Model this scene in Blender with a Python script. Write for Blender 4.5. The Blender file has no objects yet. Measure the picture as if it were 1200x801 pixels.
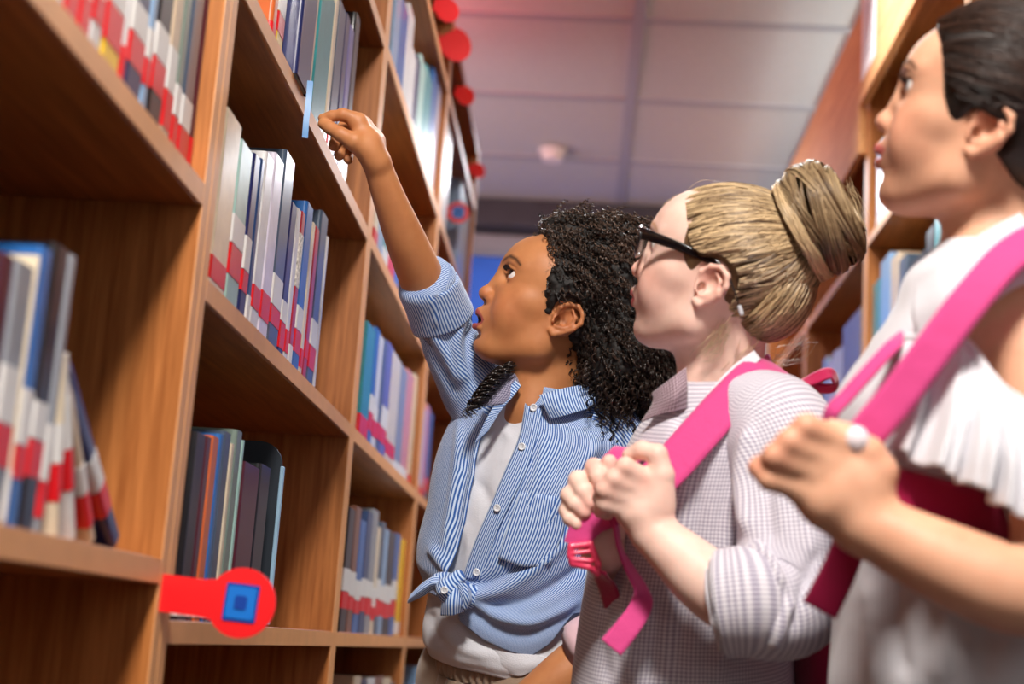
import bpy, bmesh, math, random
import numpy as np
from mathutils import Matrix, Vector
random.seed(7); RNG = np.random.default_rng(7)
D = bpy.data; SC = bpy.context.scene; COL = SC.collection

# ------------------------------------------------------------------ camera
F = 1700.0; CX = 600.0; CY = 400.5; IMG_W = 1200.0
def _basis():
    y = np.array([72.0, -359.5, -F]); z = np.array([.067, 1.0, 0.0])
    z[2] = (y[0]*z[0] + y[1]*z[1])/F
    y /= np.linalg.norm(y); z /= np.linalg.norm(z)
    return np.array([np.cross(y, z), y, z])
RM = _basis(); CAM = np.array([0.0, 0.0, .75])
cd = D.cameras.new('camera'); cam = D.objects.new('camera', cd); COL.objects.link(cam)
cd.sensor_width = 36.0; cd.lens = F/IMG_W*36.0; cd.clip_start = .02
m4 = Matrix.Identity(4)
for i in range(3):
    for j in range(3): m4[i][j] = RM[i][j]
    m4[i][3] = CAM[i]
cam.matrix_world = m4
cd.dof.use_dof = True; cd.dof.focus_distance = 1.73; cd.dof.aperture_fstop = 3.5
SC.camera = cam

# ------------------------------------------------------------------ world, lights, exposure
w = D.worlds.new('world'); SC.world = w; w.use_nodes = True
w.node_tree.nodes['Background'].inputs[0].default_value = (.75, .8, 1, 1)
w.node_tree.nodes['Background'].inputs[1].default_value = .3
vs = SC.view_settings; vs.view_transform = 'Standard'; vs.look = 'None'; vs.gamma = 1.0; vs.exposure = 0.6
vs.use_curve_mapping = False
def area(name, loc, target, sx, sy, power, col, spread=180):
    l = D.lights.new(name, 'AREA'); l.shape = 'RECTANGLE'; l.size = sx; l.size_y = sy
    l.energy = power; l.color = col; l.spread = math.radians(spread)
    o = D.objects.new(name, l); COL.objects.link(o); o.location = loc
    o.rotation_euler = (Vector(target)-Vector(loc)).to_track_quat('-Z', 'Y').to_euler()
    return o
# ceiling panel lights of the aisle: one behind the camera, one over the children (both above the frame)
area('ceiling_panel_light_near', (.0, -.1, 2.40), (-.1, .6, 0), .28, .55, 58, (1, .93, .86))
area('ceiling_panel_light_over', (.26, 2.75, 2.44), (.2, 2.4, 0), .55, 1.1, 25, (.95, .98, .98), 115)
area('ceiling_panel_light_far', (.10, 4.9, 2.40), (.1, 4.9, 0), .5, .5, 12, (.9, .93, 1))
# unseen uplights added behind the bookcases to brighten and tint the ceiling
area('next_aisle_light_right', (1.7, 3.6, 1.9), (.6, 4.6, 2.49), 1.0, 3.0, 72, (.93, .98, .94))
area('next_aisle_light_left', (-1.6, 4.2, 1.9), (-.4, 4.8, 2.49), 1.0, 2.0, 20, (1, .72, .76))
area('window_daylight', (.75, -1.4, 1.55), (.1, 1.6, 1.0), 1.5, 1.2, 6, (1, .97, .95))  # soft fill lamp added on the camera side; no window stands there
area('red_sign_light', (-.85, 3.4, 2.30), (-.2, 4.0, 2.6), .3, .3, 5, (1, .12, .16))  # small lamp added out of view to redden the ceiling at upper left

# ------------------------------------------------------------------ helpers
def link(o, parent=None):
    COL.objects.link(o)
    if parent is not None: o.parent = parent
    return o
def tag(o, label=None, cat=None, group=None, kind=None):
    if label: o['label'] = label
    if cat: o['category'] = cat
    if group: o['group'] = group
    if kind: o['kind'] = kind
    return o
def thing(name, label, cat, loc=(0, 0, 0), group=None):
    o = D.objects.new(name, None); o.empty_display_size = .05; link(o); o.location = loc
    return tag(o, label, cat, group)
class MB:
    def __init__(s): s.v = []; s.f = []; s.n = 0
    def add(s, v, f):
        v = [tuple(map(float, p)) for p in v]
        s.v += v; s.f += [tuple(i+s.n for i in q) for q in f]; s.n += len(v); return s
    def box(s, x0, x1, y0, y1, z0, z1, r=0.0, M=None):
        if r <= 0:
            v = [(x, y, z) for x in (x0, x1) for y in (y0, y1) for z in (z0, z1)]
            f = [(0, 1, 3, 2), (4, 6, 7, 5), (0, 4, 5, 1), (2, 3, 7, 6), (0, 2, 6, 4), (1, 5, 7, 3)]
        else:
            c = ((x0+x1)/2, (y0+y1)/2, (z0+z1)/2); h = ((x1-x0)/2, (y1-y0)/2, (z1-z0)/2)
            v = []; idx = {}
            for sx in (-1, 1):
                for sy in (-1, 1):
                    for sz in (-1, 1):
                        for a in range(3):
                            q = [sx*(h[0]-r), sy*(h[1]-r), sz*(h[2]-r)]; q[a] += (sx, sy, sz)[a]*r
                            idx[(sx, sy, sz, a)] = len(v); v.append((c[0]+q[0], c[1]+q[1], c[2]+q[2]))
            f = []
            for a in range(3):
                b, d = (a+1) % 3, (a+2) % 3
                for sg in (-1, 1):
                    def g(u, w_):
                        t = [0, 0, 0]; t[a] = sg; t[b] = u; t[d] = w_; return idx[(t[0], t[1], t[2], a)]
                    q = [g(-1, -1), g(1, -1), g(1, 1), g(-1, 1)]
                    f.append(tuple(q if sg > 0 else q[::-1]))
            for a in range(3):
                b, d = (a+1) % 3, (a+2) % 3
                for s1 in (-1, 1):
                    for s2 in (-1, 1):
                        def g(u, ax):
                            t = [0, 0, 0]; t[a] = u; t[b] = s1; t[d] = s2; return idx[(t[0], t[1], t[2], ax)]
                        q = [g(-1, b), g(1, b), g(1, d), g(-1, d)]
                        f.append(tuple(q if s1*s2 < 0 else q[::-1]))
            for sx in (-1, 1):
                for sy in (-1, 1):
                    for sz in (-1, 1):
                        q = [idx[(sx, sy, sz, a)] for a in range(3)]
                        f.append(tuple(q if sx*sy*sz > 0 else q[::-1]))
        if M is not None: v = [tuple(M @ Vector(p)) for p in v]
        return s.add(v, f)
    def prism(s, poly, axis, a0, a1, M=None):      # poly: 2-d outline extruded along axis
        n = len(poly); v = []
        for a in (a0, a1):
            for p in poly:
                q = list(p); q.insert(axis, a); v.append(tuple(q))
        f = [tuple(range(n))[::-1], tuple(range(n, 2*n))] + [(i, (i+1) % n, n+(i+1) % n, n+i) for i in range(n)]
        if M is not None: v = [tuple(M @ Vector(p)) for p in v]
        return s.add(v, f)
    def build(s, name, mat, parent=None, smooth=False, fix=False):
        return mesh_obj(name, s.v, s.f, mat, parent, smooth, fix)
def mesh_obj(name, v, f, mat, parent=None, smooth=False, fix=False):
    me = D.meshes.new(name); me.from_pydata([tuple(p) for p in v], [], [tuple(q) for q in f])
    if fix:
        bm = bmesh.new(); bm.from_mesh(me); bmesh.ops.recalc_face_normals(bm, faces=bm.faces); bm.to_mesh(me); bm.free()
    if smooth: me.polygons.foreach_set('use_smooth', [True]*len(me.polygons))
    me.materials.append(mat)
    return link(D.objects.new(name, me), parent)
def np_mesh(name, V, Fq, mat, parent=None, smooth=True, col=None, uv=None):
    """fast mesh from arrays: V (n,3), Fq (m,3|4)"""
    V = np.asarray(V, np.float32); Fq = np.asarray(Fq, np.int32); k = Fq.shape[1]
    me = D.meshes.new(name); me.vertices.add(len(V)); me.vertices.foreach_set('co', V.ravel())
    me.loops.add(Fq.size); me.loops.foreach_set('vertex_index', Fq.ravel())
    me.polygons.add(len(Fq)); me.polygons.foreach_set('loop_start', np.arange(0, Fq.size, k, dtype=np.int32))
    me.polygons.foreach_set('loop_total', np.full(len(Fq), k, np.int32))
    me.update(calc_edges=True); me.validate()
    if smooth: me.polygons.foreach_set('use_smooth', np.ones(len(me.polygons), bool))
    if col is not None:
        a = me.color_attributes.new('col', 'FLOAT_COLOR', 'POINT')
        c = np.ones((len(V), 4), np.float32); c[:, :3] = col; a.data.foreach_set('color', c.ravel())
    if uv is not None:
        a = me.attributes.new('suv', 'FLOAT_VECTOR', 'POINT')
        c = np.zeros((len(V), 3), np.float32); c[:, :uv.shape[1]] = uv; a.data.foreach_set('vector', c.ravel())
    me.materials.append(mat)
    return link(D.objects.new(name, me), parent)
def reparent_here(t, objs):     # children meshes were made in world coordinates: keep them in place
    for o in objs: o.parent = t; o.matrix_parent_inverse = Matrix.Translation(t.location).inverted()

# ------------------------------------------------------------------ materials
def srgb(c):
    if isinstance(c, str): c = tuple(int(c[i:i+2], 16)/255 for i in (0, 2, 4))
    return tuple(x/12.92 if x <= .04045 else ((x+.055)/1.055)**2.4 for x in c)
class NT:
    def __init__(s, name):
        s.m = D.materials.new(name); s.m.use_nodes = True; s.t = s.m.node_tree
        s.b = s.t.nodes['Principled BSDF']
    def n(s, kind, **kw):
        x = s.t.nodes.new(kind)
        for k, v in kw.items():
            if k.startswith('i_'): x.inputs[k[2:].replace('_', ' ')].default_value = v
            else: setattr(x, k, v)
        return x
    def l(s, a, b): s.t.links.new(a, b); return s
def bset(b, col=None, rough=.5, spec=.5, coat=0, sss=0, ssr=None, sheen=0, metal=0, trans=0, alpha=None):
    if col is not None: b.inputs['Base Color'].default_value = (*col, 1)
    b.inputs['Roughness'].default_value = rough; b.inputs['Specular IOR Level'].default_value = spec
    b.inputs['Coat Weight'].default_value = coat; b.inputs['Coat Roughness'].default_value = .12
    b.inputs['Metallic'].default_value = metal; b.inputs['Sheen Weight'].default_value = sheen
    b.inputs['Transmission Weight'].default_value = trans
    if sss:
        b.inputs['Subsurface Weight'].default_value = sss
        b.inputs['Subsurface Radius'].default_value = ssr or (1, .35, .2)
        b.inputs['Subsurface Scale'].default_value = .006
_mc = {}
def plain(col, rough=.5, coat=0, spec=.5, var=0.0, scale=60, metal=0, bump=0, sheen=0):
    key = (str(col), rough, coat, spec, var, scale, metal, bump, sheen)
    if key in _mc: return _mc[key]
    t = NT('paint'); c = srgb(col) if isinstance(col, str) else col
    bset(t.b, c, rough, spec, coat, metal=metal, sheen=sheen)
    if var or bump:
        tc = t.n('ShaderNodeTexCoord'); no = t.n('ShaderNodeTexNoise', i_Scale=scale, i_Detail=4.0)
        t.l(tc.outputs['Object'], no.inputs['Vector'])
        if var:
            r = t.n('ShaderNodeValToRGB'); r.color_ramp.elements[0].position = .3; r.color_ramp.elements[1].position = .7
            r.color_ramp.elements[0].color = (*[x*(1-var) for x in c], 1)
            r.color_ramp.elements[1].color = (*[min(1, x*(1+var)) for x in c], 1)
            t.l(no.outputs['Fac'], r.inputs['Fac']).l(r.outputs['Color'], t.b.inputs['Base Color'])
        if bump:
            bp = t.n('ShaderNodeBump', i_Strength=bump, i_Distance=.002)
            t.l(no.outputs['Fac'], bp.inputs['Height']).l(bp.outputs['Normal'], t.b.inputs['Normal'])
    _mc[key] = t.m; return t.m
def wood(name, a, b, rough=.42, axis='Z', sc=1.0):
    t = NT(name); bset(t.b, rough=rough, spec=.35)
    tc = t.n('ShaderNodeTexCoord'); mp = t.n('ShaderNodeMapping')
    s = {'Z': (60*sc, 60*sc, 3*sc), 'Y': (60*sc, 3*sc, 60*sc)}[axis]; mp.inputs['Scale'].default_value = s
    n1 = t.n('ShaderNodeTexNoise', i_Scale=1.6, i_Detail=5.0, i_Roughness=.6); n2 = t.n('ShaderNodeTexNoise', i_Scale=6.0, i_Detail=3.0)
    t.l(tc.outputs['Object'], mp.inputs['Vector']).l(mp.outputs['Vector'], n1.inputs['Vector']).l(mp.outputs['Vector'], n2.inputs['Vector'])
    mx = t.n('ShaderNodeMath', operation='MULTIPLY_ADD'); mx.inputs[1].default_value = .35
    t.l(n2.outputs['Fac'], mx.inputs[0]).l(n1.outputs['Fac'], mx.inputs[2])
    r = t.n('ShaderNodeValToRGB'); e = r.color_ramp.elements
    e[0].position = .42; e[0].color = (*srgb(a), 1); e[1].position = .92; e[1].color = (*srgb(b), 1)
    t.l(mx.outputs[0], r.inputs['Fac']).l(r.outputs['Color'], t.b.inputs['Base Color'])
    bp = t.n('ShaderNodeBump', i_Strength=.12, i_Distance=.001)
    t.l(n1.outputs['Fac'], bp.inputs['Height']).l(bp.outputs['Normal'], t.b.inputs['Normal'])
    return t.m
M_SIDE = wood('beech_upright', '8a4c1e', 'c37c42', axis='Z')
M_SHELF = wood('beech_shelf', '7c431b', 'b06d38', axis='Y')
M_EDGE = plain('d89c68', .45, var=.06, scale=30)
M_WALL = plain('9a9ba0', .8, var=.03, scale=8)
# ------------------------------------------------------------------ room shell
RX0, RX1, RY0, RY1, RH = -3.2, 3.2, -2.4, 5.66, 2.49
def struct(name, mat, *boxes, r=0):
    b = MB()
    for q in boxes: b.box(*q, r)
    o = b.build(name, mat); o['kind'] = 'structure'; return o
struct('floor', plain('3d3430', .7, var=.2, scale=25), (RX0, RX1, RY0, RY1, -.05, 0))
struct('wall_left', M_WALL, (RX0-.1, RX0, RY0, RY1, 0, RH))
struct('wall_right', M_WALL, (RX1, RX1+.1, RY0, RY1, 0, RH))
struct('wall_back', M_WALL, (RX0, RX1, RY0-.1, RY0, 0, RH))
struct('wall_far', plain('8f9095', .8, var=.05, scale=5), (RX0, RX1, RY1, RY1+.1, 0, RH))
struct('trim_far', plain('3a393f', .7, var=.1, scale=10), (RX0, RX1, RY1-.14, RY1-.001, 2.37, 2.478))
ceil = struct('ceiling', plain('55585f', .7), (RX0, RX1, RY0, RY1, RH+.012, RH+.05))
M_TILE = plain('bfc0c0', .9, var=.05, scale=90, bump=.3)
tile_me = MB().box(-.288, .288, -.288, .288, -.006, .012, .003)
t0 = tile_me.build('ceiling_tile', M_TILE, ceil)
cx0, cy0 = .387, .18
first = True
for i in range(-6, 5):
    for j in range(-4, 9):
        x = cx0 + .604*i; y = 4.105 + .604*(j-6)
        if not (RX0 < x < RX1 and RY0 < y < RY1-.2): continue
        if first: t0.location = (x, y, RH); first = False
        else:
            c = t0.copy(); c.location = (x, y, RH); COL.objects.link(c)
# grid bars between tiles
bar = MB()
for i in range(-6, 6):
    x = cx0 + .604*(i-.5)
    if RX0 < x < RX1: bar.box(x-.017, x+.017, RY0, RY1, RH-.012, RH+.01)
bo = bar.build('grid_bar', plain('a5a6ac', .6), ceil); bo['label'] = 'grey metal ceiling grid rails running along the aisle'
bar = MB()
for j in range(-5, 10):
    y = 4.105 + .604*(j-6.5)
    if RY0 < y < RY1: bar.box(RX0, RX1, y-.017, y+.017, RH-.0125, RH+.01)
bar.build('cross_bar', plain('a5a6ac', .6), ceil)
# blue notice board and pale pipe on the far wall
nb = thing('notice_board', 'bright blue notice board on the grey far wall behind the curly haired girl', 'board', (-.55, RY1, 1.2))
b = MB().box(-.62, .60, RY1-.03, RY1-.002, 1.35, 2.27, .004); o1 = b.build('panel', plain('1557b8', .6, var=.08, scale=12))
b = MB()
for q in ((-.66, .64, RY1-.04, RY1-.002, 2.27, 2.29), (-.66, .64, RY1-.04, RY1-.002, 1.33, 1.35), (-.66, -.62, RY1-.04, RY1-.002, 1.35, 2.27), (.60, .64, RY1-.04, RY1-.002, 1.35, 2.27)): b.box(*q, .003)
o2 = b.build('frame', plain('7b8088', .4)); reparent_here(nb, (o1, o2))
def onplane_z(px, py, z):
    r = RM@np.array([(px-CX)/F, -(py-CY)/F, -1.]); k = (z-CAM[2])/r[2]; return CAM+k*r
def onplane_x(px, py, x):
    r = RM@np.array([(px-CX)/F, -(py-CY)/F, -1.]); k = (x-CAM[0])/r[0]; return CAM+k*r
def proj(p):
    c = RM.T@(np.array(p)-CAM); return CX-F*c[0]/c[2], CY+F*c[1]/c[2]
def disc(r, z0, z1, n=20): return [(r*math.cos(2*math.pi*k/n), r*math.sin(2*math.pi*k/n)) for k in range(n)]
p = onplane_z(648, 172, RH)
sd = thing('smoke_detector', 'small round white smoke detector on the ceiling grid', 'smoke detector', (p[0], p[1], RH-.012))
b = MB().prism(disc(.05, 0, 0), 2, -.018, 0); b.build('base_ring', plain('d8d4d0', .5), sd)
b = MB().prism(disc(.036, 0, 0), 2, -.04, -.018); b.build('sensor_cap', plain('e8e2dc', .5), sd)
for k, (x, y) in enumerate(((.0, -.1), (.26, 2.75), (.10, 4.9))):
    if k == 2: continue
    lp = thing('ceiling_lamp', ['flush white ceiling light panel above the near end of the aisle', 'flush white ceiling light panel above the children'][k], 'lamp', (x, y, RH-.02))
    fr = MB()
    for q in ((-.3, .3, -.56, -.53), (-.3, .3, .53, .56), (-.3, -.27, -.53, .53), (.27, .3, -.53, .53)): fr.box(*q, -.02, .0)
    fr.build('frame', plain('dddddd', .4), lp)
    MB().box(-.27, .27, -.53, .53, -.008, .0).build('diffuser', plain('f4f4f4', .6), lp)

# ------------------------------------------------------------------ bookcases
XL = -.36; XR = .65; DEP = .30; TB = .022
def bookcase(label, side, y0, y1, shelves, top, group, bottom=.08):
    """y0..y1 outer faces; side -1: left of the aisle, +1: right"""
    xf = XL if side < 0 else XR
    def bx(mb, a, b_, *r): mb.box(*(sorted((xf+side*a, xf+side*b_))), *r)
    t = thing('bookcase', label, 'bookcase', (xf+side*DEP/2, (y0+y1)/2, 0), group)
    parts = []
    for ya, yb in ((y0, y0+TB), (y1-TB, y1)):
        m = MB(); bx(m, 0, DEP, ya, yb, 0, top, .0012); parts.append(m.build('side_panel', M_SIDE))
    m = MB(); bx(m, DEP-.008, DEP, y0+TB, y1-TB, bottom, top-TB); parts.append(m.build('back_panel', M_SIDE))
    m = MB(); bx(m, 0, DEP, y0+TB, y1-TB, top-TB, top, .0012); parts.append(m.build('top_board', M_SHELF))
    m = MB(); bx(m, .03, .045, y0+TB, y1-TB, 0, bottom-.001); parts.append(m.build('plinth', M_SHELF))
    for z in shelves:
        m = MB(); bx(m, .001, DEP-.009, y0+TB+.0005, y1-TB-.0005, z-TB, z, .0015)
        parts.append(m.build('shelf', M_SHELF))
        e = MB(); bx(e, -.0012, .0008, y0+TB+.0005, y1-TB-.0005, z-TB+.001, z-.001); e = e.build('edge_band', M_EDGE, parts[-1])
    for yy in (y0+TB/2, y1-TB/2):
        e = MB(); bx(e, -.0012, .0005, yy-TB/2+.001, yy+TB/2-.001, .0, top-.001); parts.append(e.build('edge_band', M_EDGE))
    reparent_here(t, parts)
    return t
GL = 'beech bookcases along the left side of the aisle'; GR = 'beech bookcases along the right side of the aisle'
TOPL = 2.17
LY = [.345, 1.274, 2.208, 3.15, 4.08, 5.01]
SH1 = [.08, .45, .803, 1.143, 1.46, 1.80]
SH2 = [.08, .42, .752, 1.065, 1.377, 1.70, 2.0]
bookcase('nearest left beech bookcase, blurred, cut off by the left edge of the photo', -1, LY[0], LY[1], SH1, TOPL, GL)
bookcase('left beech bookcase holding the red round shelf marker on its front edge', -1, LY[1]+.001, LY[2], SH2, TOPL, GL)
bookcase('left beech bookcase just behind the raised arm of the girl', -1, LY[2]+.001, LY[3], SH2, TOPL, GL)
bookcase('farthest left beech bookcase, small round marker on its front', -1, LY[3]+.001, LY[4], SH2, TOPL, GL)
RY = [1.55, 2.48, 3.41, 4.34, 5.27]
SHR = [.08, .45, .78, 1.10, 1.43, 1.76]
bookcase('right beech bookcase half hidden behind the dark haired girl', 1, RY[0], RY[1], SHR, 2.20, GR)
bookcase('right beech bookcase with a notice sheet on its header board', 1, RY[1]+.001, RY[2], SHR, 2.20, GR)
bookcase('right beech bookcase seen between the bun and the ceiling', 1, RY[2]+.001, RY[3], SHR, 2.10, GR)
bookcase('farthest right beech bookcase at the end of the aisle', 1, RY[3]+.001, RY[4], SHR, 2.10, GR)
# header boards on the right run
M_HEAD = wood('beech_header', 'b87a44', 'e0a870', .75, axis='Y')
for k, (ya, yb, za, zb, lb) in enumerate(((RY[0], RY[2]-.001, 2.10, RH-.02, 'tall pale beech header board above the right shelves beside the dark haired girl'),
                             (RY[2]+.001, RY[4], 1.98, 2.36, 'lower beech header board running on above the far right shelves'))):
    h = MB().box(XR-.022, XR-.002, ya, yb, za, zb, .002).build('header_board', M_HEAD)
    tag(h, lb, 'board')
# ------------------------------------------------------------------ books
COLN = {'cream': 'dccdb2', 'white': 'd8d7d8', 'teal': '2f8d93', 'pale teal': '9fc4bc', 'navy': '1f2658', 'black': '14141a', 'dark blue': '22406e',
        'blue': '2a66ad', 'light blue': '87a9cd', 'purple': '6b68a4', 'red': 'b5232f', 'orange': 'd0662e', 'yellow': 'ecc22e', 'grey': '8d9199',
        'lavender': 'd6cfe0', 'brown': '7a4a34', 'beige': 'c9b49a', 'maroon': '4d1524', 'grey green': '76877e', 'slate': '46566b', 'pink': 'd98c86', 'taupe': '8b7c6e'}
def bmat(c): return plain(COLN[c], .32, coat=.4, var=.10, scale=45)
M_PAGE = plain('e8dfce', .9, var=.08, scale=200); M_LAB = plain('dcdad8', .4, coat=.3); M_RED = plain('d8141f', .4, coat=.3)
def uprof(y0, y1, x0, x1, r, th, grow=0.0, n=5):
    """U outline in (x,y), spine towards +x end x1; closed polygon with thickness"""
    y0 -= grow; y1 += grow; x1 += grow
    def path(ya, yb, xe, rr):
        p = [(x0, ya)]
        for k in range(n+1):
            a = -math.pi/2 + math.pi/2*k/n; p.append((xe-rr+rr*math.cos(a), ya+rr+rr*math.sin(a)))
        for k in range(n+1):
            a = math.pi/2*k/n; p.append((xe-rr+rr*math.cos(a), yb-rr+rr*math.sin(a)))
        p.append((x0, yb)); return p
    o = path(y0, y1, x1, min(r, (y1-y0)/2-1e-4)); i = path(y0+th, y1-th, x1-th, max(.0004, min(r-th, (y1-y0)/2-th-1e-4)))
    return o, i
def ubuild(y0, y1, x0, x1, r, th, z0, z1, grow=0.0, M=None):
    o, i = uprof(y0, y1, x0, x1, r, th, grow); n = len(o); v = []
    for z in (z0, z1):
        v += [(a, b, z) for a, b in o] + [(a, b, z) for a, b in i]
    f = []
    for k in range(n-1):
        f += [(k, k+1, 2*n+k+1, 2*n+k), (n+k+1, n+k, 3*n+k, 3*n+k+1), (k+1, k, n+k, n+k+1), (2*n+k, 2*n+k+1, 3*n+k+1, 3*n+k)]
    f += [(0, 2*n, 3*n, n), (n-1, 2*n-1, 4*n-1, 3*n-1)]
    if M is not None: v = [tuple(M @ Vector(p)) for p in v]
    return MB().add(v, f)
ORD = ['first', 'second', 'third', 'fourth', 'fifth', 'sixth', 'seventh', 'eighth', 'ninth', 'tenth', 'eleventh', 'twelfth', 'thirteenth', 'fourteenth', 'fifteenth', 'sixteenth']
def book(side, xs, y0, y1, z, h, col, style, label, group, tilt=0.0, out=0.0, dep=.165, fine=True):
    """built around its own base; xs: front plane of the spine (world x)"""
    wd = y1-y0; t = thing('book', label, 'book', (xs, (y0+y1)/2, z), group)
    t.rotation_euler = (tilt, 0, 0 if side < 0 else math.pi)
    hw = wd/2-.0006; th = min(.0022, hw*.4); r = min(.005, hw*.8)
    ubuild(-hw, hw, -dep, out, r, th, 0, h, M=None).build('cover', bmat(col), t, fix=True)
    if wd > .006:
        MB().box(-dep+.004, out-th-.002, -hw+th+.0002, hw-th-.0002, .003, h-.004).build('page_block', M_PAGE, t)
    a = .004; rq = random.Random(int(y0*1e5) % 99991); jz = rq.uniform(-.004, .012); rh = rq.uniform(.020, .034); lh = rq.uniform(.024, .040)
    if 'r' in style:      # red band at foot with white sticker above
        k = style.index('r'); z0 = .006+max(0, jz); ubuild(-hw, hw, out-.022, out, r, .0004, z0, z0+rh, .0005).build('red_band', M_RED, t, fix=True); a = z0+rh+.001
    if 'm' in style:      # band higher up, cover colour under it
        ubuild(-hw, hw, out-.022, out, r, .0004, .028+jz, .028+jz+rh, .0005).build('red_band', M_RED, t, fix=True); a = .029+jz+rh
    if 'l' in style:
        ubuild(-hw, hw, out-.022, out, r, .0004, a, a+lh, .0005).build('spine_label', M_LAB, t, fix=True)
    if 's' in style:      # title strip
        ubuild(-hw, hw, out-.004, out, r, .0003, h*.52, h*.86, .0004).build('title_strip', plain({'white': 'c2c6d2', 'cream': 'b9a68a'}.get(col, 'cfcac0'), .4, var=.6, scale=220), t, fix=True)
    return t
def Yat(px, py, x): return onplane_x(px, py, x)[1]
def row(side, z, shelf_line, items, where, group, xoff=-.012):
    """items: (px0, px1 along the shelf front line, top_py, top_px, colour, style)"""
    xf = XL if side < 0 else XR; xs = xf + (xoff if side < 0 else -xoff)
    # px -> Y through the line of the spine foot
    ys = np.linspace(.5, 6, 1200); pxs = np.array([proj((xs, y, z))[0] for y in ys])
    if side > 0: order = np.argsort(pxs)
    else: order = np.argsort(pxs)
    g = lambda p_: float(np.interp(p_, pxs[order], ys[order]))
    its = sorted(items, key=lambda q: q[0]); prev = None
    for k, it in enumerate(its):
        a, b, tp, col, style = it[:5]; kw = it[5] if len(it) > 5 else {}
        y0, y1 = sorted((g(a), g(b))); ym = (y0+y1)/2
        # height: find h with projected top at tp
        hs = np.linspace(.08, .36, 200); pys = [proj((xs, ym, z+h))[1] for h in hs]; h = float(np.interp(-tp, [-q for q in pys], hs))
        h = min(h, kw.pop('hmax', .29)) if True else h
        nm = {'r': ' with a red foot band', 'm': ' with a red band above its foot', 'l': ' with a white sticker', '': ''}
        st = 'red band and white sticker' if ('r' in style or 'm' in style) and 'l' in style else ('red band' if ('r' in style or 'm' in style) else ('white foot sticker' if 'l' in style else 'plain spine'))
        lab = kw.pop('label', None) or '%s book, %s, %s from left, %s' % (col, st, ORD[k], where)
        book(side, xs, y0+.0003, y1-.0003, z, h, col, style, lab, group, **kw)
G = 'books on the '
# second left bay
row(-1, 1.065, None, [(243, 262, 138, 'cream', 'r'), (262, 277, 172, 'pale teal', 'ml'), (278, 286, 184, 'navy', 'ml'), (286, 291, 188, 'dark blue', 'l'),
    (291, 301, 184, 'white', 'm'), (301, 312, 186, 'lavender', 'm'), (312, 324, 184, 'slate', 'ml'), (324, 331, 240, 'navy', 'rl'), (331, 336, 246, 'white', 'r'),
    (336, 341, 250, 'red', 'ls'), (341, 349, 241, 'blue', 'ml'), (349, 353, 262, 'cream', 'r'), (353, 358, 268, 'red', 'm'), (358, 366, 252, 'slate', 'ml'), (366, 369, 278, 'white', '')],
    'middle shelf above red marker', G+'middle shelf of the second left bay')
row(-1, 1.377, None, [(316, 321, -30, 'orange', 'r'), (321, 329, -30, 'yellow', 'ml'), (330, 345, -30, 'navy', '', dict(out=.018, label='blue book pulled forward over the shelf edge with a hanging ribbon')),
    (346, 361, -25, 'beige', ''), (362, 377, -12, 'teal', ''), (377, 381, -2, 'cream', ''), (381, 389, 8, 'slate', 'r'), (389, 394, 20, 'navy', ''), (394, 399, 34, 'purple', ''), (399, 404, 20, 'black', '')],
    'shelf the girl reaches', G+'shelf under the reaching hand')
row(-1, .752, None, [(206, 219, 508, 'black', 'l'), (219, 226, 512, 'maroon', 'l'), (226, 235, 512, 'orange', 'l'), (235, 240, 509, 'blue', 'l'), (240, 249, 507, 'slate', 'l'), (249, 254, 520, 'cream', 'l'), (254, 262, 505, 'grey green', 'l'), (262, 266, 516, 'pale teal', ''),
    (267, 287, 545, 'maroon', ''), (287, 300, 546, 'black', 'l')], 'shelf behind red marker', G+'lower shelf of the second left bay')
# nearest left bay, blurred
row(-1, 1.143, None, [(54, 72, -200, 'red', 'l'), (72, 88, -200, 'grey', 'rl'), (88, 102, -200, 'grey green', 'rl'), (102, 116, -200, 'white', 'ml'), (116, 137, -200, 'yellow', 'ml'), (137, 143, -200, 'white', 'r'), (143, 162, -200, 'navy', 'ml'), (162, 170, -200, 'light blue', 'ml'), (170, 186, -120, 'black', 'ml'), (186, 197, -110, 'beige', 'rl'), (197, 205, -100, 'grey green', 'rl'), (205, 218, -90, 'slate', 'rl'), (218, 223, -80, 'maroon', 'r')],
    'blurred top-left shelf', G+'upper shelf of the nearest left bay')
row(-1, .803, None, [(-60, -40, 300, 'black', 'ml'), (-40, -22, 300, 'maroon', 'ml'), (-22, 2, 310, 'grey', 'ml'), (2, 6, 300, 'cream', 'l'), (6, 21, 292, 'blue', 'ml'), (21, 40, 290, 'black', 'ml'), (40, 50, 300, 'grey', 'rl')],
    'blurred lower-left shelf', G+'lower shelf of the nearest left bay')
for k, (yb, zb, h, wd, ang, col, style, lb) in enumerate((
        (1.028, .8035, .13, .012, .22, 'cream', 'ml', 'cream book leaning left, nearest of the leaning books on the blurred lower shelf'),
        (1.064, .8035, .14, .012, .46, 'white', 'ml', 'white book leaning left in the middle of the slumped books on the blurred lower shelf'),
        (1.108, .8035, .155, .013, .72, 'beige', 'rl', 'beige book leaning left with red foot on the blurred lower shelf'),
        (1.166, .8035, .19, .020, .96, 'navy', 'ml', 'navy footed book slumped at the right end of the blurred lower shelf'))):
    book(-1, XL-.012, yb-wd/2, yb+wd/2, zb+wd/2*math.sin(ang), h, col, style, lb, 'slumped books on the nearest lower shelf', tilt=ang)
book(-1, XL-.19, 1.12, 1.145, .811, .17, 'taupe', '', 'taupe book leaning behind the slumped books on the blurred lower shelf', 'slumped books on the nearest lower shelf', tilt=.5, dep=.09)
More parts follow.
